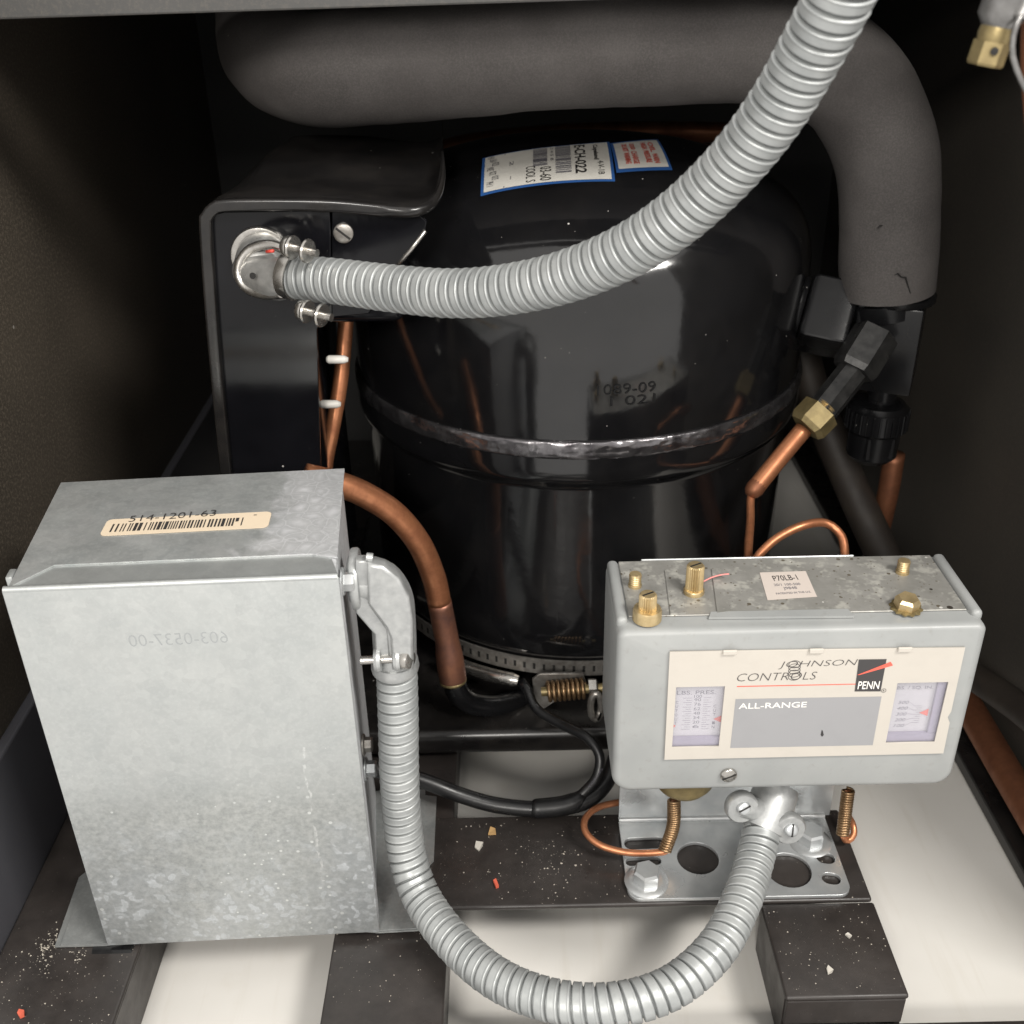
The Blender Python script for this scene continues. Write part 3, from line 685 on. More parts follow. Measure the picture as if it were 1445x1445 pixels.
obj('thread', lathe_me([(.0, 0)]+[(.0078+.0006*(k % 2), .0006*k) for k in range(10)]+[(0, .006)], 24, q0-ax*.004, ax), BRASS, fl, 30)
obj('flare_nut', hex_me(q0, ax, .0132, .0155, .1, .16), BRASSOLD, fl)
e0 = Vector((0.1566, 0.6000, 0.1825))
obj('braze_stub', tube_me(smooth_path([q1-ax*.004, q1.lerp(e0, .5), q1.lerp(e0, .93), e0], .004), .0058, 18), COP, fl, 180)
obj('braze_joint', lathe_me([(.0, -.001), (.0058, 0), (.0061, .004), (.0052, .0075), (.003, .010), (0, .0105)], 18, e0-(e0-q1).normalized()*.002, (e0-q1)), COPOLD, fl, 60)
obj('capillary', tube_me(smooth_path([e0+Vector((0, 0, .001)), (0.1531, 0.5980, 0.1765), (0.1497, 0.5800, 0.1685), (0.1425, 0.5500, 0.1660), (0.1392, 0.5300, 0.1659), (0.1442, 0.5300, 0.1746), (0.1545, 0.5350, 0.1820), (0.1701, 0.5400, 0.1873), (0.1853, 0.5450, 0.1860), (0.1940, 0.5400, 0.1800), (0.1943, 0.5300, 0.1719), (0.1899, 0.5150, 0.1668)], .003), .0026, 14), COP, fl, 180)

dt = thing('discharge_tube', 'bent orange copper tube in front of the compressor with stained lower joint', 'copper tube', (-0.0423, 0.5700, 0.0407))
obj('tube', tube_me(smooth_path([(-0.1207, 0.5550, 0.2192), (-0.1015, 0.5600, 0.2105), (-0.0862, 0.5650, 0.1994), (-0.0707, 0.5700, 0.1830), (-0.0584, 0.5740, 0.1601), (-0.0511, 0.5770, 0.1333), (-0.0486, 0.5780, 0.1134)], .004), .0078, 24), COP, dt, 180)
pts = [(-0.0485, 0.5780, 0.1140), (-0.0466, 0.5780, 0.0965), (-0.0449, 0.5770, 0.0829), (-0.0440, 0.5760, 0.0720), (-0.0430, 0.5750, 0.0609), (-0.0420, 0.5740, 0.0515)]
path, rad = smooth_path(pts, .003, [.0079, .0080, .0081, .0092, .0094, .0090])
obj('stained_joint', tube_me(path, rad, 24), COPDARK, dt, 180)
obj('painted_elbow', tube_me(smooth_path([(-0.0419, 0.5740, 0.0527), (-0.0390, 0.5730, 0.0425), (-0.0312, 0.5750, 0.0321), (-0.0163, 0.5800, 0.0251), (-0.0015, 0.5880, 0.0220), (0.0112, 0.6000, 0.0170)], .003), .0078, 22), VALVE, dt, 180)
obj('solder_ring', lathe_me([(.0, 0), (.0088, 0), (.0093, .0012), (.0088, .0024), (0, .0024)], 24, (-0.0423, 0.5740, 0.0539), Vector((-0.0421, 0.5740, 0.0490))-Vector((-0.0430, 0.5750, 0.0609))), BRASSOLD, dt, 180)
o = obj('riser_tube', tube_me(smooth_path([(-0.1006, 0.6500, 0.2960), (-0.1042, 0.6450, 0.2699), (-0.1080, 0.6350, 0.2451), (-0.1137, 0.6250, 0.2200), (-0.1189, 0.6150, 0.1997), (-0.1208, 0.6000, 0.1820)], .004), .0049, 16), COP, None, 180)
tag(o, 'thin orange copper riser beside the white nylon tabs', 'copper tube')
o = obj('rear_copper_pipe', tube_me(smooth_path([(-0.0733, 0.9300, 0.3226), (-0.0427, 0.9300, 0.3358), (0.0290, 0.9350, 0.3426), (0.1130, 0.9400, 0.3435), (0.2113, 0.9500, 0.3388)], .006), .0085, 18), COPOLD, None, 180)
tag(o, 'dark copper pipe glimpsed behind the compressor dome under the foam pipe', 'copper tube')
o = obj('brown_diagonal_tube', tube_me(smooth_path([(0.2304, 0.8000, 0.2067), (0.2455, 0.7900, 0.1621), (0.2663, 0.7600, 0.1130), (0.2859, 0.7200, 0.0701), (0.3108, 0.6800, 0.0227), (0.3302, 0.6600, -0.0037)], .006), .0135, 20), TUBEBROWN, None, 180)
tag(o, 'dusty brown tube slanting down behind the service valve', 'tube')
o = obj('lower_copper_tube', tube_me(smooth_path([(0.2974, 0.7400, 0.1345), (0.2978, 0.7400, 0.1035), (0.2984, 0.7450, 0.0684), (0.2990, 0.7500, 0.0317)], .006), .0082, 18), COPOLD, None, 180)
tag(o, 'short dull copper tube below the knurled black valve cap', 'copper tube')
o = obj('side_copper_tube', tube_me(smooth_path([(.330, .36, -.009), (.3305, .45, -.009), (.331, .55, -.009), (.3305, .66, -.007), (.322, .75, -.004)], .006), .0105, 20), COPOLD, None, 180)
tag(o, 'dull copper tube lying along the right cabinet wall', 'copper tube')
o = obj('rear_hose', tube_me(smooth_path([(0.3000, 0.6369, 0.0306), (0.3120, 0.6070, 0.0328), (0.3220, 0.5724, 0.0395), (0.3280, 0.5394, 0.0469), (0.3300, 0.4990, 0.0580)], .006), .010, 18), TUBEBROWN, None, 180)
tag(o, 'dusty brown hose running to the right wall beyond the pressure control', 'hose')

# fitting hanging in the top right corner
af = thing('corner_fitting', 'silver valve fitting with brass nut hanging in the top right corner', 'fitting', (0.1538, 0.3600, 0.4604))
b0, b1 = Vector((0.1608, 0.3600, 0.5064)), Vector((0.1539, 0.3600, 0.4689)); ax = (b1-b0).normalized()
obj('barrel', lathe_me([(0, 0), (.0066, 0), (.0072, .002), (.0072, (b1-b0).length-.003), (.005, (b1-b0).length), (0, (b1-b0).length)], 28, b0, ax), CORNER, af, 40)
obj('neck', lathe_me([(0, 0), (.0048, 0), (.0053, .003), (.0048, .0058), (0, .0058)], 22, b1-ax*.001, ax), BRASSOLD, af, 40)
obj('brass_nut', hex_me(b1+ax*.0043, ax, .0056, .0070, .3, .08), BRASSOLD, af)
obj('nut_hole', lathe_me([(0, 0), (.0012, 0), (.0012, .0005), (0, .0006)], 14, Vector((0.1514, 0.3535, 0.4627)), (-.1, -1, -.1)), HOLE, af)
b2, b3 = Vector((0.1690, 0.3560, 0.5008)), Vector((0.1582, 0.3560, 0.4717))
obj('side_barrel', tube_me([b2, b3], .0043, 18), CORNER, af, 60)
obj('bail_wire', tube_me(smooth_path([(0.1566, 0.3520, 0.4730), (0.1557, 0.3520, 0.4672), (0.1568, 0.3520, 0.4612), (0.1606, 0.3520, 0.4546), (0.1643, 0.3520, 0.4498)], .003), .0009, 10), CORNER, af, 180)
obj('copper_tube', tube_me(smooth_path([(0.1806, 0.3700, 0.4302), (0.1752, 0.3700, 0.4482), (0.1714, 0.3700, 0.4633), (0.1687, 0.3700, 0.4836), (0.1675, 0.3700, 0.5083)], .004), .0046, 18), COPOLD, af, 180)

# ------------------------------------------------------------------ galvanised electrical box
A, B, D = Vector((-.2315, .4053, 0)), Vector((-.0797, .4109, 0)), Vector((-.0118, .1080, 0))
ZT, ZB = .2395, .0036
ex = (B-A).normalized(); ey = D.normalized()
eb = thing('electrical_box', 'galvanised steel electrical box with barcode sticker standing on the left', 'electrical box', (A.x, A.y, .0006))
def at3(u, y, z): return A+ex*u+ey*y+Vector((0, 0, z))
W_, DP = (B-A).length, D.length
def ebox(name, u0, u1, y0, y1, z0, z1, mat, bev, par=None, seg=2):
    return obj(name, hexa_me([at3(u0, y0, z0), at3(u1, y0, z0), at3(u1, y1, z0), at3(u0, y1, z0)], [at3(u0, y0, z1), at3(u1, y0, z1), at3(u1, y1, z1), at3(u0, y1, z1)], bev, seg), mat, par or eb, 35)
ebox('box_body', .0012, W_-.0012, .0016, DP, ZB, ZT, GALV_BODY, .0012)
cover = ebox('front_cover', 0, W_, -.0002, .0013, ZB-.0006, ZT+.0006, GALV_FRONT, .0006, None, 3)
c0 = [(-0.2310, 0.4062, 0.2398), (-0.2160, 0.4275, 0.2398), (-0.1028, 0.4326, 0.2398), (-0.0860, 0.4280, 0.2398), (-0.0806, 0.4123, 0.2398)]
obj('top_flange', quad_me([(p[0], p[1]+.0016, .23955) for p in c0], (0, 0, 1), .0003), GALV_FRONT, cover)
sh = [(-0.2301, 0.4054, 0.2407), (-0.2152, 0.4260, 0.2407), (-0.0951, 0.4314, 0.2407), (-0.0826, 0.4277, 0.2407), (-0.0911, 0.5209, 0.2407), (-0.2426, 0.5110, 0.2407)]
obj('top_sheet', quad_me([(p[0]+(.001 if i == 0 else 0), p[1]+(.002 if i == 0 else 0), .2399) for i, p in enumerate(sh)], (0, 0, 1), .0008), GALV_BODY, eb)
obj('fold', tube_me([at3(.0006, .0013, ZT+.0003), at3(W_-.0006, .0013, ZT+.0003)], .0017, 14), GALV_FRONT, cover, 60)
sf = [at3(W_-.0011, .002, ZB+.004), at3(W_-.0011, .012, ZB+.010), at3(W_-.0011, .012, ZT-.012), at3(W_-.0011, .002, ZT-.001)]
obj('side_flange', quad_me(sf, ex, .0011), GALV_BODY, cover)
ebox('left_tab', -.0022, .0012, .012, .020, ZT-.005, ZT+.0003, GALV_BODY, .0008)
# foot flanges, two sheets
obj('foot_flange', quad_me([(-0.2619, 0.4067, 0.0008), (-0.2654, 0.4559, 0.0008), (-0.2519, 0.4780, 0.0008), (-0.1872, 0.4649, 0.0008), (-0.2029, 0.4124, 0.0008), (-0.2333, 0.4069, 0.0008)], (0, 0, 1), .0012), GALV, eb)
obj('foot_flange', quad_me([(-0.2582, 0.4063, 0.0024), (-0.2610, 0.4517, 0.0024), (-0.2483, 0.4678, 0.0024), (-0.1859, 0.4606, 0.0024), (-0.2025, 0.4120, 0.0024), (-0.2328, 0.4066, 0.0024)], (0, 0, 1), .0009), GALV, eb)
obj('foot_flange', quad_me([(-0.1068, 0.4148, 0.0008), (-0.0802, 0.4117, 0.0008), (-0.0582, 0.4126, 0.0008), (-0.0519, 0.4149, 0.0008), (-0.0545, 0.4602, 0.0008), (-0.0521, 0.4634, 0.0008), (-0.0532, 0.5174, 0.0008), (-0.0797, 0.5234, 0.0008), (-0.1419, 0.5048, 0.0008)], (0, 0, 1), .0012), GALV, eb)
obj('foot_flange', quad_me([(-0.1066, 0.4145, 0.0024), (-0.0801, 0.4118, 0.0024), (-0.0589, 0.4128, 0.0024), (-0.0551, 0.4151, 0.0024), (-0.0608, 0.5224, 0.0024), (-0.0797, 0.5256, 0.0024), (-0.1425, 0.5095, 0.0024)], (0, 0, 1), .0009), GALV, eb)
# barcode sticker
stc = [(-0.2024, 0.4516, 0.2408), (-0.1207, 0.4566, 0.2408), (-0.1230, 0.4763, 0.2408), (-0.2042, 0.4680, 0.2408)]
sx, sy = Vector(stc[1])-Vector(stc[0]), Vector(stc[3])-Vector(stc[0])
stl = sx.length; sth = (sy-sx.normalized()*sy.dot(sx.normalized())).length
sm = basis(Vector(stc[0])+Vector((0, 0, .0002)), sx, (0, 1, 0))
stk = obj('barcode_sticker', flat_me([rounded(0, stl, 0, sth, .003)], sm, .00012), STICKER, eb)
v = []; f = []; x = .004
rnd = random.Random(5)
while x < stl*.84:
    wd = rnd.choice((.0006, .0006, .0009, .0016)); k = len(v)
    y0 = .0032 if not (x > stl*.76 and rnd.random() < .4) else .0075
    v += [(x, y0, 0), (x+wd, y0, 0), (x+wd, .0112, 0), (x, .0112, 0)]; f.append((k, k+1, k+2, k+3)); x += wd+rnd.choice((.0006, .0009, .0015))
me = me_from(v, f); me.transform(Matrix.Translation((0, 0, .0002)) @ sm); me.transform(Matrix.Translation((0, 0, .00005)))
obj('bars', me, INK, stk)
put_text('print', '514-1201-63', (-0.1921, 0.4648, 0.2413), (-0.1496, 0.4695, 0.2413), .0062, INK, stk, (0, 1, 0), -.1)
put_text('print', '-', (-0.1302, 0.4690, 0.2413), (-0.1287, 0.4690, 0.2413), .0006, INK, stk, (0, 1, 0))
fs = put_text('stamped_figures', '603-0537-00', at3(.0512, -.00024, .2065), at3(.097, -.00024, .2065), .0066, STAMP, cover, (0, 0, 1), -.12, mirror=True)
def hex_screw(name, loc, axis, r, h, mat, par, wash=1.45):
    ax = Vector(axis).normalized(); o = obj(name, hex_me(Vector(loc)+ax*.001, ax, r, h, .3), mat, par)
    obj('washer', lathe_me([(0, 0), (r*wash, 0), (r*wash, .0008), (r*wash*.9, .0014), (0, .0014)], 28, loc, ax), mat, o, 40); return o
hex_screw('hex_screw', at3(W_-.0002, .016, .2275), ex, .0048, .0050, ZINC, eb)
hex_screw('hex_screw', at3(W_-.0006, .036, 0.1091), ex, .0042, .0045, DULLST, eb)
hex_screw('hex_screw', at3(W_-.0006, .034, 0.0934), ex, .0046, .0055, ZINC, eb)
obj('grommet_screw', lathe_me([(0, 0), (.004, 0), (.004, .003), (0, .004)], 14, at3(.0006, .05, .10), -ex), GALV, eb, 40)

# ------------------------------------------------------------------ upper conduit and its connector
up_pts = [(-0.1150, 0.5479, 0.3417), (-0.1051, 0.5428, 0.3407), (-0.0851, 0.5318, 0.3414), (-0.0542, 0.5102, 0.3437), (-0.0255, 0.4904, 0.3471), (0.0013, 0.4725, 0.3541), (0.0262, 0.4574, 0.3640), (0.0491, 0.4423, 0.3779), (0.0674, 0.4305, 0.3937), (0.0816, 0.4212, 0.4101), (0.0920, 0.4119, 0.4263), (0.1000, 0.4029, 0.4430), (0.1051, 0.3951, 0.4578), (0.1093, 0.3862, 0.4727), (0.1123, 0.3789, 0.4864), (0.1137, 0.3711, 0.4991), (0.1155, 0.3639, 0.5171), (0.1171, 0.3608, 0.5363), (0.1183, 0.3633, 0.5572)]
o = obj('flexible_conduit', conduit_me(up_pts, .0111, .0058, .0023, .24), CONDUIT, None, 180)
tag(o, 'ribbed grey metal conduit sweeping up right from the terminal box', 'conduit', 'flexible conduits')
cn = thing('conduit_connector', 'silver right-angle clamp connector on the black terminal cover', 'connector', (-0.1317, 0.5750, 0.3396))
pc = Vector((-0.1349, 0.5750, 0.3412))
obj('locknut_ring', lathe_me([(.0125, .0), (.0165, 0), (.0172, .0015), (.0165, .003), (.0145, .0035), (.0125, .003), (.0125, 0)], 40, pc+Vector((0, .008, 0)), (0, -1, 0)), SHINY, cn, 40)
obj('barrel', lathe_me([(0, 0), (.0150, 0), (.0152, .012), (.0140, .020), (.0115, .0245), (0, .026)], 36, pc+Vector((.001, .008, -.001)), (.12, -1, -.06)), FITTING, cn, 60)
obj('throat', tube_me(smooth_path([pc+Vector((-.003, -.006, -.003)), pc+Vector((.001, -.0135, -.0035)), pc+Vector((.007, -.0185, -.0035)), pc+Vector((.014, -.0245, -.003)), Vector((-0.1122, 0.5461, 0.3414))], .002), .0112, 28), FITTING, cn, 180)
obj('saddle_edge', tube_me(smooth_path([(-0.1157, 0.5530, 0.3530), (-0.1241, 0.5560, 0.3550), (-0.1345, 0.5580, 0.3524), (-0.1408, 0.5570, 0.3460), (-0.1422, 0.5550, 0.3386), (-0.1375, 0.5520, 0.3325), (-0.1278, 0.5470, 0.3308), (-0.1167, 0.5410, 0.3332)], .002), .0026, 12), SHINY, cn, 180)
obj('inspection_hole', lathe_me([(0, 0), (.0017, 0), (.0017, .0006), (0, .0006)], 12, (-0.1313, 0.5410, 0.3429), (-.3, -1, .1)), HOLE, cn)
obj('red_bushing', tube_me([Vector((-0.1248, 0.5505, 0.3527)), Vector((-0.1206, 0.5480, 0.3537))], .0009, 8), REDPL, cn, 180)
axu = (Vector((-0.1051, 0.5428, 0.3407))-Vector((-0.1150, 0.5479, 0.3417))).normalized(); cc = Vector((-0.1117, 0.5456, 0.3415))
obj('clamp_band', lathe_me([(.0115, -.003), (.0128, -.003), (.0132, 0), (.0128, .003), (.0115, .003), (.0115, -.003)], 40, cc, axu), SHINY, cn, 40)
upv = Vector((0, -.35, .94)); 
for sgn, hp_, name in ((1, (-0.1127, 0.5350, 0.3599), 'upper'), (-1, (-0.1077, 0.5280, 0.3289), 'lower')):
    hp_ = Vector(hp_)
    ear = hp_+axu*.006
    obj('clamp_ear', lathe_me([(0, -.001), (.0058, -.001), (.0062, 0), (.0058, .001), (0, .001)], 24, ear, axu), SHINY, cn, 40)
    obj('clamp_ear', lathe_me([(0, -.001), (.0058, -.001), (.0062, 0), (.0058, .001), (0, .001)], 24, ear+axu*.009, axu), SHINY, cn, 40)
    scr = obj('clamp_screw', tube_me([hp_+axu*.003, hp_+axu*.021], .0021, 12), SHINY, cn, 60)
    fwd = (-axu+Vector((0, -.9, .2))).normalized()
    obj('screw_head', lathe_me([(0, 0), (.0052, 0), (.0054, .0012), (.0046, .0033), (.0025, .0045), (0, .0048)], 22, hp_+axu*.004, -axu+Vector((0, -.35, .1))), SHINY, scr, 50)

# ------------------------------------------------------------------ lower conduit and its two connectors
lo_pts = [(-0.0612, 0.4400, 0.1724), (-0.0613, 0.4400, 0.1602), (-0.0622, 0.4375, 0.1341), (-0.0638, 0.4360, 0.1035), (-0.0647, 0.4350, 0.0682), (-0.0623, 0.4280, 0.0416), (-0.0540, 0.4130, 0.0256), (-0.0355, 0.3880, 0.0205), (-0.0115, 0.3650, 0.0200), (0.0173, 0.3510, 0.0212), (0.0474, 0.3470, 0.0235), (0.0769, 0.3550, 0.0255), (0.1023, 0.3740, 0.0303), (0.1203, 0.4010, 0.0342), (0.1330, 0.4280, 0.0370), (0.1399, 0.4440, 0.0435)]
o = obj('flexible_conduit', conduit_me(lo_pts, .0103, .0063, .0021, .19), CONDUIT, None, 180)
tag(o, 'ribbed grey metal conduit hanging in a loop between the two boxes', 'conduit', 'flexible conduits')
el = thing('elbow_connector', 'die-cast elbow connector on the right side of the galvanised box', 'connector', (-0.0682, 0.4400, 0.2107))
ep = [(-0.0799, 0.4400, 0.2205), (-0.0727, 0.4400, 0.2204), (-0.0660, 0.4400, 0.2173), (-0.0617, 0.4400, 0.2093), (-0.0605, 0.4400, 0.1969), (-0.0614, 0.4400, 0.1692)]
obj('elbow_body', tube_me(smooth_path(ep, .002, [.0115, .0118, .0122, .0118, .0112, .0110])[0], smooth_path(ep, .002, [.0115, .0118, .0122, .0118, .0112, .0110])[1], 28), CAST, el, 180)
obj('flange', lathe_me([(0, 0), (.0150, 0), (.0155, .001), (.0155, .003), (.0148, .004), (0, .004)], 36, (-0.0789, 0.4400, 0.2205), (1, .05, 0)), CAST, el, 40)
lid = [(p[0], p[2]) for p in ((-0.0672, 0.4300, 0.2358), (-0.0619, 0.4300, 0.2345), (-0.0556, 0.4300, 0.2283), (-0.0516, 0.4300, 0.2177), (-0.0507, 0.4300, 0.2045), (-0.0522, 0.4300, 0.1761), (-0.0600, 0.4300, 0.1763), (-0.0595, 0.4300, 0.1941), (-0.0614, 0.4300, 0.2014), (-0.0689, 0.4300, 0.2153))]
obj('lid', flat_me([lid], Matrix.Translation((0, .4295, 0)) @ YX, .0022, .0015), CAST, el, 50)
bd = [(p[0], p[2]) for p in ((-0.0735, 0.4330, 0.2365), (-0.0685, 0.4330, 0.2363), (-0.0705, 0.4330, 0.2121), (-0.0630, 0.4330, 0.1976), (-0.0631, 0.4330, 0.1812), (-0.0685, 0.4330, 0.1813), (-0.0681, 0.4330, 0.1952), (-0.0761, 0.4330, 0.2081))]
obj('side_web', flat_me([bd], Matrix.Translation((0, .432, 0)) @ YX, .0022, .001), CAST, el, 50)
obj('hinge_pin', tube_me([Vector((-0.0693, 0.4300, 0.2390)), Vector((-0.0663, 0.4300, 0.2385))], .0022, 12), CAST, el, 60)
s0, s1 = Vector((-0.0770, 0.4285, 0.1797)), Vector((-0.0554, 0.4285, 0.1804))
sc = obj('clamp_screw', tube_me([s0, s1], .0022, 14), SHINY, el, 60)
obj('screw_head', lathe_me([(0, 0), (.0052, 0), (.0055, .0015), (.0045, .004), (0, .0052)], 22, s1, (1, -.6, .1)), SHINY, sc, 40)
for t in (.40, .85): obj('lug', lathe_me([(0, -.0016), (.0058, -.0016), (.0064, 0), (.0058, .0016), (0, .0016)], 24, s0.lerp(s1, t), s1-s0), CAST, el, 40)
obj('collar', lathe_me([(.0105, 0), (.0120, 0), (.0124, .002), (.0120, .006), (.0105, .006)], 32, (-0.0617, 0.4400, 0.1652), (0, 0, 1)), CAST, el, 40)
sc_ = thing('straight_connector', 'die-cast straight clamp connector under the pressure control', 'connector', (0.1401, 0.4460, 0.0414))
t0, t1 = Vector((0.1514, 0.4620, 0.0586)), Vector((0.1397, 0.4445, 0.0418)); ax = (t1-t0).normalized(); tl = (t1-t0).length
obj('sleeve', lathe_me([(0, 0), (.0122, 0), (.0128, .003), (.0134, tl*.45), (.0138, tl*.8), (.0134, tl), (.0112, tl+.001), (0, tl+.001)], 40, t0, ax), CAST, sc_, 40)
for (e, nm) in (((0.1262, 0.4440, 0.0603), 0), ((0.1535, 0.4400, 0.0471), 1)):
    e = Vector(e); ear = obj('ear', lathe_me([(0, -.0035), (.0088, -.0035), (.0096, -.0015), (.0096, .0015), (.0085, .003), (0, .003)], 26, e, (ax*.3+Vector((.25, -.75, .35)))), CAST, sc_, 45)
    screw_head('screw', e+Vector((.0005, -.002, .001)), (.1, -.8, .5), .0042, .0036, ZINC, ear, .5+nm, .5)
    obj('ear_web', tube_me([e, t0.lerp(t1, .6)], [.006, .009], 14), CAST, sc_, 60)

# ------------------------------------------------------------------ pressure control
X0, X1, Y0, Y1, Z0, Z1 = .0515, .2378, .435, .5005, .0812, .1885
pc_ = thing('pressure_control', 'grey dual pressure control with cream dial plate above the zinc bracket', 'pressure control', ((X0+X1)/2, .4675, Z0))
v = []; f = []
prof = [(.0042, Y0), (.0026, Y0+.0003), (.0012, Y0+.0012), (.0003, Y0+.0026), (0, Y0+.0044), (0, Y1)]
N = 0
for i, y in prof:
    lp = rounded(X0+i, X1-i, Z0+i, Z1-i*.6, .01, 8, (.0052-i, .0052-i, .0105-i, .0105-i)); N = len(lp)
    v += [(a, y, b) for a, b in lp]
for j in range(len(prof)-1):
    for k in range(N): f.append((j*N+k, j*N+(k+1) % N, (j+1)*N+(k+1) % N, (j+1)*N+k))
f.append(tuple(range(N-1, -1, -1))); f.append(tuple((len(prof)-1)*N+k for k in range(N)))
hm = me_from(v, f); bm = bmesh.new(); bm.from_mesh(hm); bmesh.ops.recalc_face_normals(bm, faces=bm.faces); bm.to_mesh(hm); bm.free()
PY = .4336
wins = [(0.0825, 0.1077, 0.1141, 0.1546), (0.1964, 0.2227, 0.1140, 0.1543)]
ho = bpy.data.objects.new('h', hm); COL.objects.link(ho); cut = []
for i, (a, b, c, d) in enumerate(wins):
    co = bpy.data.objects.new('c', box_me(a-.0012, b+.0012, .425, .4386, c-.0012, d+.0012)); COL.objects.link(co); cut.append(co)
    md = ho.modifiers.new('b', 'BOOLEAN'); md.operation = 'DIFFERENCE'; md.solver = 'EXACT'; md.object = co
hm2 = bpy.data.meshes.new_from_object(ho.evaluated_get(bpy.context.evaluated_depsgraph_get()))
for q in [ho]+cut: bpy.data.objects.remove(q)
hs = obj('housing', hm2, GREY, pc_, 32)
for (a, b) in ((X0+.0002, X0+.0062), (X1-.0062, X1-.0002)): obj('side_wall', box_me(a, b, .4425, Y1-.0002, Z1-.004, Z1+.0032, .0026, 4), GREY, hs, 60)
tp = obj('top_plate', box_me(.0583, .2310, .4478, .5012, Z1+.0002, Z1+.0010, .0003, 1), TOPPLATE, pc_)
obj('front_lip_tab', quad_me([(0.1006, 0.4495, 0.1889), (0.1706, 0.4495, 0.1889), (0.1720, 0.4431, 0.1889), (0.0987, 0.4445, 0.1889)], (0, 0, 1), .0013), GREY, hs)
obj('back_upstand', box_me(0.0709, 0.1890, .5013, .5025, .150, Z1+.0016, .0004, 1), GALV, pc_)
ZP = Z1+.0010
for a, b, c, d in (((0.0825, 0.4901, 0.1895), (0.0891, 0.4905, 0.1895), (0.0878, 0.4491, 0.1895), (0.0797, 0.4481, 0.1895)), ((0.1081, 0.4905, 0.1895), (0.1127, 0.4903, 0.1895), (0.1107, 0.4496, 0.1895), (0.1037, 0.4485, 0.1895))):
    me = quad_me([a, b, c, d], (0, 0, 1), .0008); obj('embossed_rib', me, TOPPLATE, tp)
def knob(name, base, top_z, r, collar_r, collar_h, parent, mat=BRASS, flutes=24):
    bx = Vector((base[0], base[1], ZP)); h = top_z-ZP
    o = obj(name, lathe_me([(0, collar_h*.5), (r*1.04, collar_h*.5), (r*1.02, collar_h+.001), (r, h-.0008), (r*.9, h), (0, h)], flutes*4, bx, jitter=lambda j, a: (.0003*math.sin(flutes*a) if 1 <= j <= 3 else 0)), mat, parent, 35)
    obj('collar', lathe_me([(0, 0), (collar_r, 0), (collar_r, collar_h*.8), (collar_r*.93, collar_h), (0, collar_h)], 32, bx), mat, o, 40)
    me = box_me(-r*.8, r*.8, -.0005, .0005, h-.0006, h+.00015); me.transform(Matrix.Translation(bx) @ Matrix.Rotation(.5, 4, 'Z')); obj('slot', me, HOLE, o)
    return o
b1_ = (0.0949, 0.4686, 0.1895); knob('adjusting_screw', b1_, 0.2066, .0043, .0055, .0025, pc_)
b2_ = (0.0674, 0.4454, 0.1895); knob('adjusting_screw', b2_, 0.2046, .0042, .0074, .0065, pc_)
for p_ in ((0.0647, 0.4759, 0.1895), (0.2098, 0.4836, 0.1895)):
    o = obj('stud', lathe_me([(0, 0), (.0036, 0), (.0036, .0012)]+[(.0029+.0004*(k % 2), .0016+.0006*k) for k in range(9)]+[(.0034, .0068), (.0030, .0078), (0, .008)], 24, (p_[0], p_[1], ZP)), BRASS, pc_, 30)
hp2 = (0.2005, 0.4501, 0.1895)
hx2 = obj('hex_stud', hex_me((hp2[0], hp2[1], ZP+.0012), (.05, -.1, 1), .0064, .0058, .6, .2), BRASS, pc_)
obj('star_washer', lathe_me([(0, 0), (.0078, 0), (.0078, .0008), (.006, .0012), (0, .0012)], 48, (hp2[0], hp2[1], ZP), jitter=lambda j, a: .0006*math.sin(12*a) if j in (1, 2) else 0), BRASSOLD, hx2)
tl_ = obj('part_label', quad_me([(0.1334, 0.4863, 0.1897), (0.1585, 0.4868, 0.1897), (0.1581, 0.4618, 0.1897), (0.1318, 0.4595, 0.1897)], (0, 0, 1), .0001), PINKLBL, tp)
for s_, a, b, h in (('P70LB-1', (0.1394, 0.4773, 0.1899), (0.1525, 0.4782, 0.1899), .0052), ('20/1 100-500', (0.1383, 0.4725, 0.1899), (0.1524, 0.4730, 0.1899), .0022), ('J9848', (0.1426, 0.4682, 0.1899), (0.1498, 0.4686, 0.1899), .0032), ('PATENTED IN THE U.S.', (0.1376, 0.4643, 0.1899), (0.1561, 0.4656, 0.1899), .0017)):
    put_text('print', s_, a, b, h, SOFTINK if h < .005 else INK, tl_, (0, 1, 0))
th = obj('pink_thread', tube_me(smooth_path([(0.1003, 0.4765, 0.1905), (0.1060, 0.4796, 0.1915), (0.1115, 0.4806, 0.1925), (0.1155, 0.4804, 0.1930)], .002), .00045, 6), REDTHREAD, None, 180)
tag(th, 'short pink thread lying against the tall brass adjusting screw', 'thread')
# dial plate
qp = [(p[0], p[2]) for p in ((0.0782, 0.4337, 0.1770), (0.0790, 0.4337, 0.1057), (0.2286, 0.4337, 0.1061), (0.2282, 0.4337, 0.1271), (0.2264, 0.4337, 0.1310), (0.2276, 0.4337, 0.1347), (0.2272, 0.4337, 0.1758))]
qp.reverse()
holes = [[(a, c), (b, c), (b, d), (a, d)] for a, b, c, d in wins]
dp = obj('dial_plate', flat_me([qp]+holes, Matrix.Translation((0, .4341, 0)) @ YX, .0004, .0001), CREAM, pc_)
for p_ in ((0.1083, 0.4330, 0.1763), (0.1519, 0.4330, 0.1761), (0.1966, 0.4330, 0.1758)): obj('retaining_tab', box_me(p_[0]-.0036, p_[0]+.0036, .4322, .4336, p_[2]-.0012, p_[2]+.0017, .0005, 2), CREAM, dp)
PT = .43345
def fz(pts): return [(p[0], p[2]) for p in pts]
def flat(name, pts, mat, par, y=.43352): return obj(name, flat_me([pts], Matrix.Translation((0, y, 0)) @ YX, .00003), mat, par)
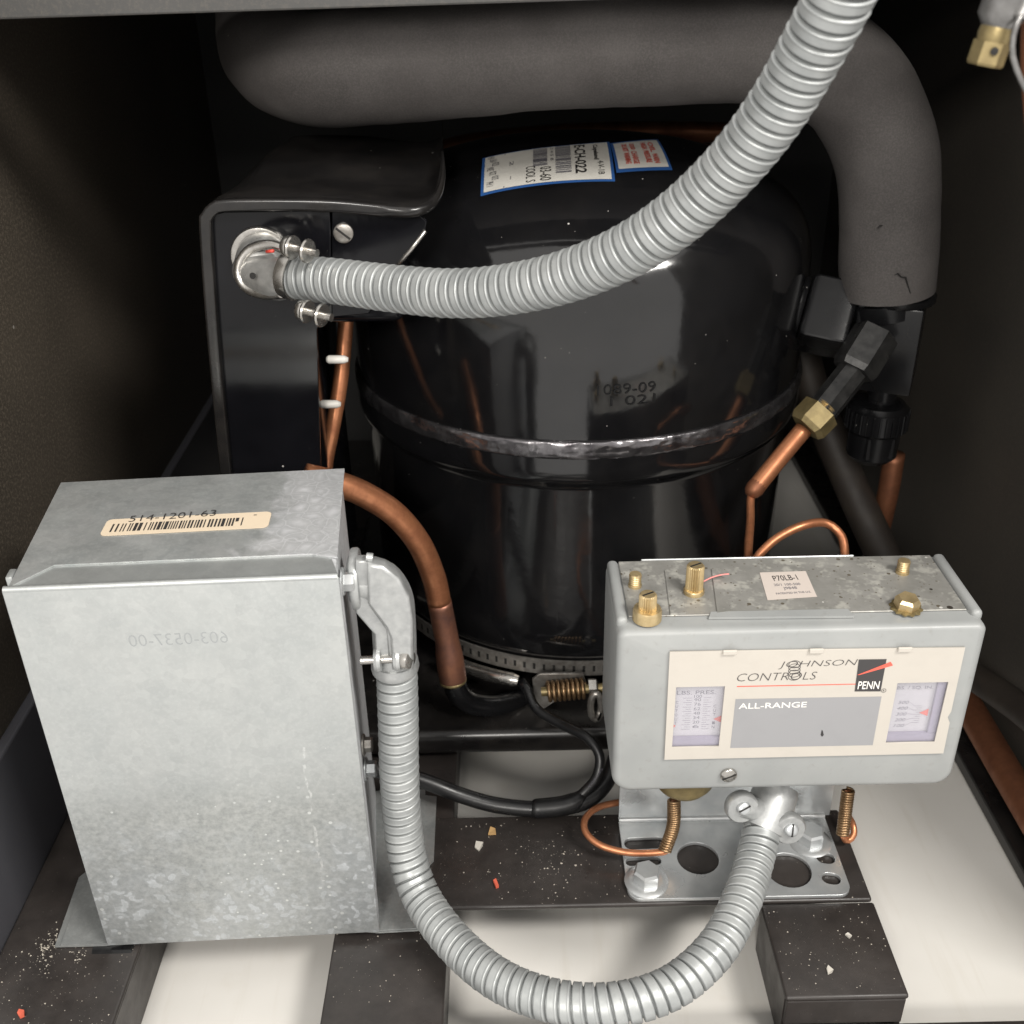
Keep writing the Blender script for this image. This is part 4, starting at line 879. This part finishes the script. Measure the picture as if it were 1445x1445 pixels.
flat('grey_field', fz(((0.1138, 0.4335, 0.1461), (0.1895, 0.4335, 0.1458), (0.1897, 0.4335, 0.1130), (0.1137, 0.4335, 0.1131))), GREYINK, dp)
put_text('print', 'ALL-RANGE', (0.1158, 0.4334, 0.1396), (0.1512, 0.4334, 0.1398), .0037, WHITEINK, dp, weight=.09)
put_text('print', 'JOHNSON', (0.1339, 0.4334, 0.1649), (0.1739, 0.4334, 0.1654), .0048, DARKINK, dp, weight=-.21, shear=.22)
put_text('print', 'CONTROLS', (0.1135, 0.4334, 0.1577), (0.1542, 0.4334, 0.1580), .0048, DARKINK, dp, weight=-.21, shear=.22)
ca, cb = (0.1420, 0.4335, 0.1678), (0.1426, 0.4335, 0.1599)
for k in range(5):
    x_, z_ = ca[0]+(cb[0]-ca[0])*k/4, ca[2]+(cb[2]-ca[2])*k/4
    obj('logo_ring', flat_me([circle(x_, z_, .0031, 28, .0024), circle(x_, z_, .0028, 28, .0021)], Matrix.Translation((0, .43345, 0)) @ YX, .00002), DARKINK, dp)
flat('red_rule', fz(((0.1138, 0.4335, 0.1546), (0.1787, 0.4335, 0.1545), (0.1788, 0.4335, 0.1540), (0.1138, 0.4335, 0.1540))), REDINK, dp)
flat('logo_block', fz(((0.1743, 0.4335, 0.1700), (0.1884, 0.4335, 0.1699), (0.1884, 0.4335, 0.1493), (0.1750, 0.4335, 0.1496))), DARKINK, dp, .4334)
flat('logo_slash', fz(((0.1747, 0.4333, 0.1603), (0.1907, 0.4333, 0.1682), (0.1922, 0.4333, 0.1659), (0.1760, 0.4333, 0.1603))), REDINK, dp, .4333)
put_text('print', 'PENN', (0.1761, 0.4332, 0.1512), (0.1871, 0.4332, 0.1511), .0050, WHITEINK, dp, weight=.1)
put_text('print', 'R', (0.1896, 0.4334, 0.1491), (0.1904, 0.4334, 0.1491), .0012, DARKINK, dp)
rx_ = (0.1900, 0.4334, 0.1497)
obj('print', flat_me([circle(rx_[0], rx_[2], .0013, 20), circle(rx_[0], rx_[2], .0011, 20)], Matrix.Translation((0, .43345, 0)) @ YX, .00002), DARKINK, dp)
flat('speck', fz(((0.1611, 0.4335, 0.1243), (0.1617, 0.4335, 0.1238), (0.1626, 0.4335, 0.1208), (0.1618, 0.4335, 0.1196), (0.1609, 0.4335, 0.1209))), INK, dp, .4334)
# scale cards behind the two windows
CYD = .4378
for i, (a, b, c, d) in enumerate(wins):
    card = obj('scale_card', box_me(a-.001, b+.001, CYD, CYD+.0005, c+.0045, d+.001), CARD, pc_)
    obj('card_edge', box_me(a-.001, b+.001, CYD-.0022, CYD-.0002, c-.001, c+.0046), CARDEDGE, card)
    if i: obj('card_edge', box_me(b-.0040, b+.001, CYD-.0020, CYD-.0001, c+.0048, d+.001), CARDEDGE, card)
    film = obj('window_film', box_me(a-.0004, b+.0004, .4349, .4351, c-.0004, d+.0004), FILM, dp)
    def tx(s_, u0, u1, w0, h, mat=SOFTINK, sh=0):
        put_text('print', s_, (a+(b-a)*u0, CYD-.0001, c+(d-.003-c)*w0), (a+(b-a)*u1, CYD-.0001, c+(d-.003-c)*w0), h, mat, card, shear=sh)
    v = []; f = []
    def bar(x0, x1, z0, z1=None, t=.00022):
        z1 = z0 if z1 is None else z1; k = len(v); v.extend([(x0, CYD-.00012, z0-t/2), (x1, CYD-.00012, z1-t/2), (x1, CYD-.00012, z1+t/2), (x0, CYD-.00012, z0+t/2)]); f.append((k, k+1, k+2, k+3))
    if i == 0:
        tx('LBS. PRES.', .06, .86, .86, .0025)
        for k in range(15):
            z_ = c+(d-.003-c)*(.24+.60*k/14*.93); u = .06 if k % 2 else 0
            bar(a+(b-a)*(.20+u), a+(b-a)*.38, z_); bar(a+(b-a)*.62, a+(b-a)*(.78-u), z_)
            if k < 13: (k % 2 == 0) and tx(str(90-7*k), .43, .57, .24+.60*(13-k)/14*.93-.02, .0020)
        tx('100', .42, .58, .80, .0019)
        for k, ch in enumerate('CUTOUT'): tx(ch, .05, .10, .70-.075*k, .0019)
        for k, ch in enumerate('CUT IN'):
            if ch != ' ': tx(ch, .84, .90, .62-.075*k, .0019)
        flat('pointer', [(a+(b-a)*.86, c+(d-.003-c)*.42), (a+(b-a)*1.02, c+(d-.003-c)*.48), (a+(b-a)*1.02, c+(d-.003-c)*.36)], REDINK, card, CYD-.0004)
        flat('pointer', [(a-(b-a)*.02, c+(d-.003-c)*.36), (a+(b-a)*.08, c+(d-.003-c)*.31), (a-(b-a)*.02, c+(d-.003-c)*.24)], REDINK, card, CYD-.0004)
    else:
        tx('LBS. / SQ. IN.', .02, .80, .87, .0024)
        for k in range(5):
            w0 = .62-.105*k; tx(str(500-100*k), .16+.0*k, .38, w0, .0021, SOFTINK, .25)
            bar(a+(b-a)*.40, a+(b-a)*.50, c+(d-.003-c)*(w0+.03), c+(d-.003-c)*(.58-.075*k)); bar(a+(b-a)*.50, a+(b-a)*.66, c+(d-.003-c)*(.58-.075*k))
            if k < 4: bar(a+(b-a)*.55, a+(b-a)*.66, c+(d-.003-c)*(.5425-.075*k))
        flat('pointer', [(a+(b-a)*.62, c+(d-.003-c)*.46), (a+(b-a)*.80, c+(d-.003-c)*.53), (a+(b-a)*.80, c+(d-.003-c)*.40)], REDINK, card, CYD-.0004)
    obj('scale_ticks', me_from(v, f), SOFTINK, card)
fs_ = (0.1146, 0.4348, 0.0931); screw_head('slotted_screw', fs_, (0, -1, 0), .0046, .0022, SHINY, pc_, .45, .6)
obj('bellows_cup', lathe_me([(0, 0), (.0175, 0), (.0175, -.009), (.0145, -.0135), (.006, -.0155), (0, -.0155)], 36, (0.0944, .456, Z0-.0001)), BRASSOLD, pc_, 50)
obj('bellows_cup', lathe_me([(0, 0), (.0165, 0), (.0165, -.005), (.0135, -.008), (.006, -.010), (0, -.010)], 36, (.2135, .476, Z0-.0001)), BRASSOLD, pc_, 50)
def coil(p0, p1, p2, R, r, n):
    path = smooth_path([p0, p1, p2], .0006); fr_ = frames(path); out = []; L = len(path)-1
    for i in range(n*12+1):
        t = i/(n*12)*L; k = min(L-1, int(t)); p = path[k].lerp(path[k+1], t-k); Nn, Bn = fr_[k]; a = 2*math.pi*i/12
        out.append(p+Nn*R*math.cos(a)+Bn*R*math.sin(a))
    return tube_me(out, r, 7)
ct = thing('capillary_loop', 'copper capillary loop with spring guard under the pressure control, left side', 'copper tube', (0.0883, 0.4700, -0.0025))
obj('spring_guard', coil((0.0925, 0.4680, 0.0434), (0.0922, 0.4630, 0.0272), (0.0867, 0.4550, 0.0147), .0033, .0009, 22), SPRING, ct, 180)
obj('tube', tube_me(smooth_path([(0.0925, 0.4680, 0.0423), (0.0922, 0.4630, 0.0272), (0.0885, 0.4560, 0.0159), (0.0826, 0.4550, 0.0137), (0.0648, 0.4580, 0.0110), (0.0493, 0.4620, 0.0131), (0.0409, 0.4700, 0.0157), (0.0412, 0.4800, 0.0174), (0.0503, 0.4900, 0.0167), (0.0669, 0.5000, 0.0112), (0.0842, 0.5100, 0.0047)], .002), .0021, 12), COP, ct, 180)
cr_ = thing('capillary_loop', 'copper spring guarded capillary under the right end of the pressure control', 'copper tube', (0.2047, 0.4800, -0.0024))
obj('spring_guard', coil((0.1995, 0.4780, 0.0382), (0.1985, 0.4740, 0.0247), (0.1968, 0.4680, 0.0115), .0032, .0009, 18), SPRING, cr_, 180)
obj('tube', tube_me(smooth_path([(0.1996, 0.4780, 0.0376), (0.1987, 0.4740, 0.0230), (0.1974, 0.4680, 0.0103), (0.2009, 0.4680, 0.0066), (0.2045, 0.4700, 0.0098), (0.2046, 0.4750, 0.0136), (0.2040, 0.4820, 0.0137), (0.2053, 0.4900, 0.0177)], .002), .0020, 12), COP, cr_, 180)

# ------------------------------------------------------------------ zinc bracket under the control
br = thing('mounting_bracket', 'bright zinc plated bracket with round holes bolted to the crossbeam', 'bracket', (.128, .46, .0006))
holes = [circle(0.1081, 0.4598, .0128), circle(0.1605, 0.4491, .0135),
         slot(0.0775, 0.4726, .026, .0048, .03), slot(0.1848, 0.4577, .0115, .0045, -.2), slot(0.1839, 0.4420, .0115, .0045, -.2),
         slot(0.0749, 0.4580, .022, .0032, .03)]
outl = rounded(.0632, .1930, .4300, .4915, .004, 6, (.001, .001, .0075, .0075))
bpz = obj('base_plate', flat_me([outl]+holes, Matrix.Translation((0, 0, .0020)), .0010, .0002), ZINC, br)
obj('bend', tube_me([Vector((.0634, .4916, .0040)), Vector((.1928, .4916, .0040))], .0021, 14), ZINC, br, 60)
obj('upright', flat_me([[(.0632, .0042), (.1960, .0042), (.1960, .0806), (.0632, .0806)]], Matrix.Translation((0, .4928, 0)) @ YX, .0009, .0002), ZINC, br)
for p_ in ((0.0748, 0.4429, 0.0035), (0.1787, 0.4710, 0.0035)):
    b_ = Vector((p_[0], p_[1], .0031))
    o = obj('hex_bolt', hex_me(b_+Vector((0, 0, .0016)), (0, 0, 1), .0082, .0085, .25, .14), ZINC, br)
    obj('washer', lathe_me([(0, 0), (.0128, 0), (.0130, .0004), (.0115, .0013), (.0085, .0018), (0, .0018)], 36, b_), ZINC, o, 40)

# ------------------------------------------------------------------ dirt lying on the frame
def flake(name, pts, z, t, mat, label):
    c = [Vector(p) for p in pts]; o = obj(name, quad_me([Vector((p.x, p.y, z+.0004*(i % 2))) for i, p in enumerate(c)], (0, 0, 1), t), mat, None); return tag(o, label, 'debris')
ZC = .0008
flake('tan_chip', [(-0.0191, 0.4840, 0.0000), (-0.0178, 0.4899, 0.0000), (-0.0147, 0.4886, 0.0000), (-0.0142, 0.4838, 0.0000)], ZC, .0012, FLAKE1, 'small tan chip lying on the dusty crossbeam')
flake('grey_flake', [(-0.0273, 0.4737, 0.0000), (-0.0266, 0.4783, 0.0000), (-0.0221, 0.4776, 0.0000), (-0.0225, 0.4747, 0.0000), (-0.0247, 0.4708, 0.0000)], ZC, .001, FLAKE2, 'pale grey flake on the crossbeam left of the bracket')
flake('red_scrap', [(-0.0158, 0.4468, 0.0000), (-0.0141, 0.4478, 0.0000), (-0.0124, 0.4425, 0.0000), (-0.0141, 0.4414, 0.0000)], ZC, .0018, FLAKE3, 'tiny red scrap near the crossbeam front edge')
flake('orange_chip', [(-0.2668, 0.3653, 0.0000), (-0.2665, 0.3673, 0.0000), (-0.2637, 0.3669, 0.0000), (-0.2623, 0.3635, 0.0000), (-0.2643, 0.3627, 0.0000)], .0002, .0015, FLAKE3, 'orange chip on the black rail in the lower left corner')
flake('white_flake', [(0.1654, 0.3826, 0.0000), (0.1666, 0.3843, 0.0000), (0.1689, 0.3816, 0.0000), (0.1677, 0.3799, 0.0000), (0.1652, 0.3790, 0.0000)], .0002, .001, FLAKE2, 'white flake in the middle of the short black beam')
flake('white_flake', [(0.1816, 0.4043, 0.0000), (0.1834, 0.4052, 0.0000), (0.1852, 0.4033, 0.0000), (0.1831, 0.4015, 0.0000)], .0002, .001, FLAKE2, 'white flake near the rear end of the short black beam')
v = []; f = []; rnd = random.Random(11)
def grain(x, y, z, s):
    k = len(v); a = rnd.random()*6.28
    for i in range(3): v.append((x+s*math.cos(a+i*2.1)*rnd.uniform(.6, 1.2), y+s*math.sin(a+i*2.1)*rnd.uniform(.6, 1.2), z))
    v.append((x, y, z+s*.8)); f.extend(((k, k+1, k+3), (k+1, k+2, k+3), (k+2, k, k+3)))
areas = [(-.055, .062, .43, .499, .0007, 260), (.141, .203, .368, .426, .0001, 170), (-.292, -.216, .34, .41, .0001, 300), (-.105, -.043, .37, .427, -.0029, 110), (-.21, .34, .335, .366, -.0244, 300), (.16, .204, .43, .499, .0007, 40)]
for x0, x1, y0, y1, z, n in areas:
    for _ in range(n):
        grain(rnd.uniform(x0, x1), rnd.uniform(y0, y1), z, .00012+.00055*rnd.random()**4)
for cxy, n, sp in (((-0.2673, 0.4037, 0.0000), 90, .006), ((-0.2656, 0.4132, 0.0000), 50, .005), ((-0.2473, 0.4009, 0.0000), 30, .004), ((0.0180, 0.4573, 0.0000), 60, .012)):
    for _ in range(n): grain(cxy[0]+rnd.gauss(0, sp*.7), cxy[1]+rnd.gauss(0, sp), .0007 if cxy[0] > -.1 and cxy[0] < .1 else .0001, .0002+.0007*rnd.random()**2)
o = obj('grit', me_from(v, f), GRAIN, None); o['kind'] = 'stuff'; o['label'] = 'pale grit and dust scattered over the black frame'
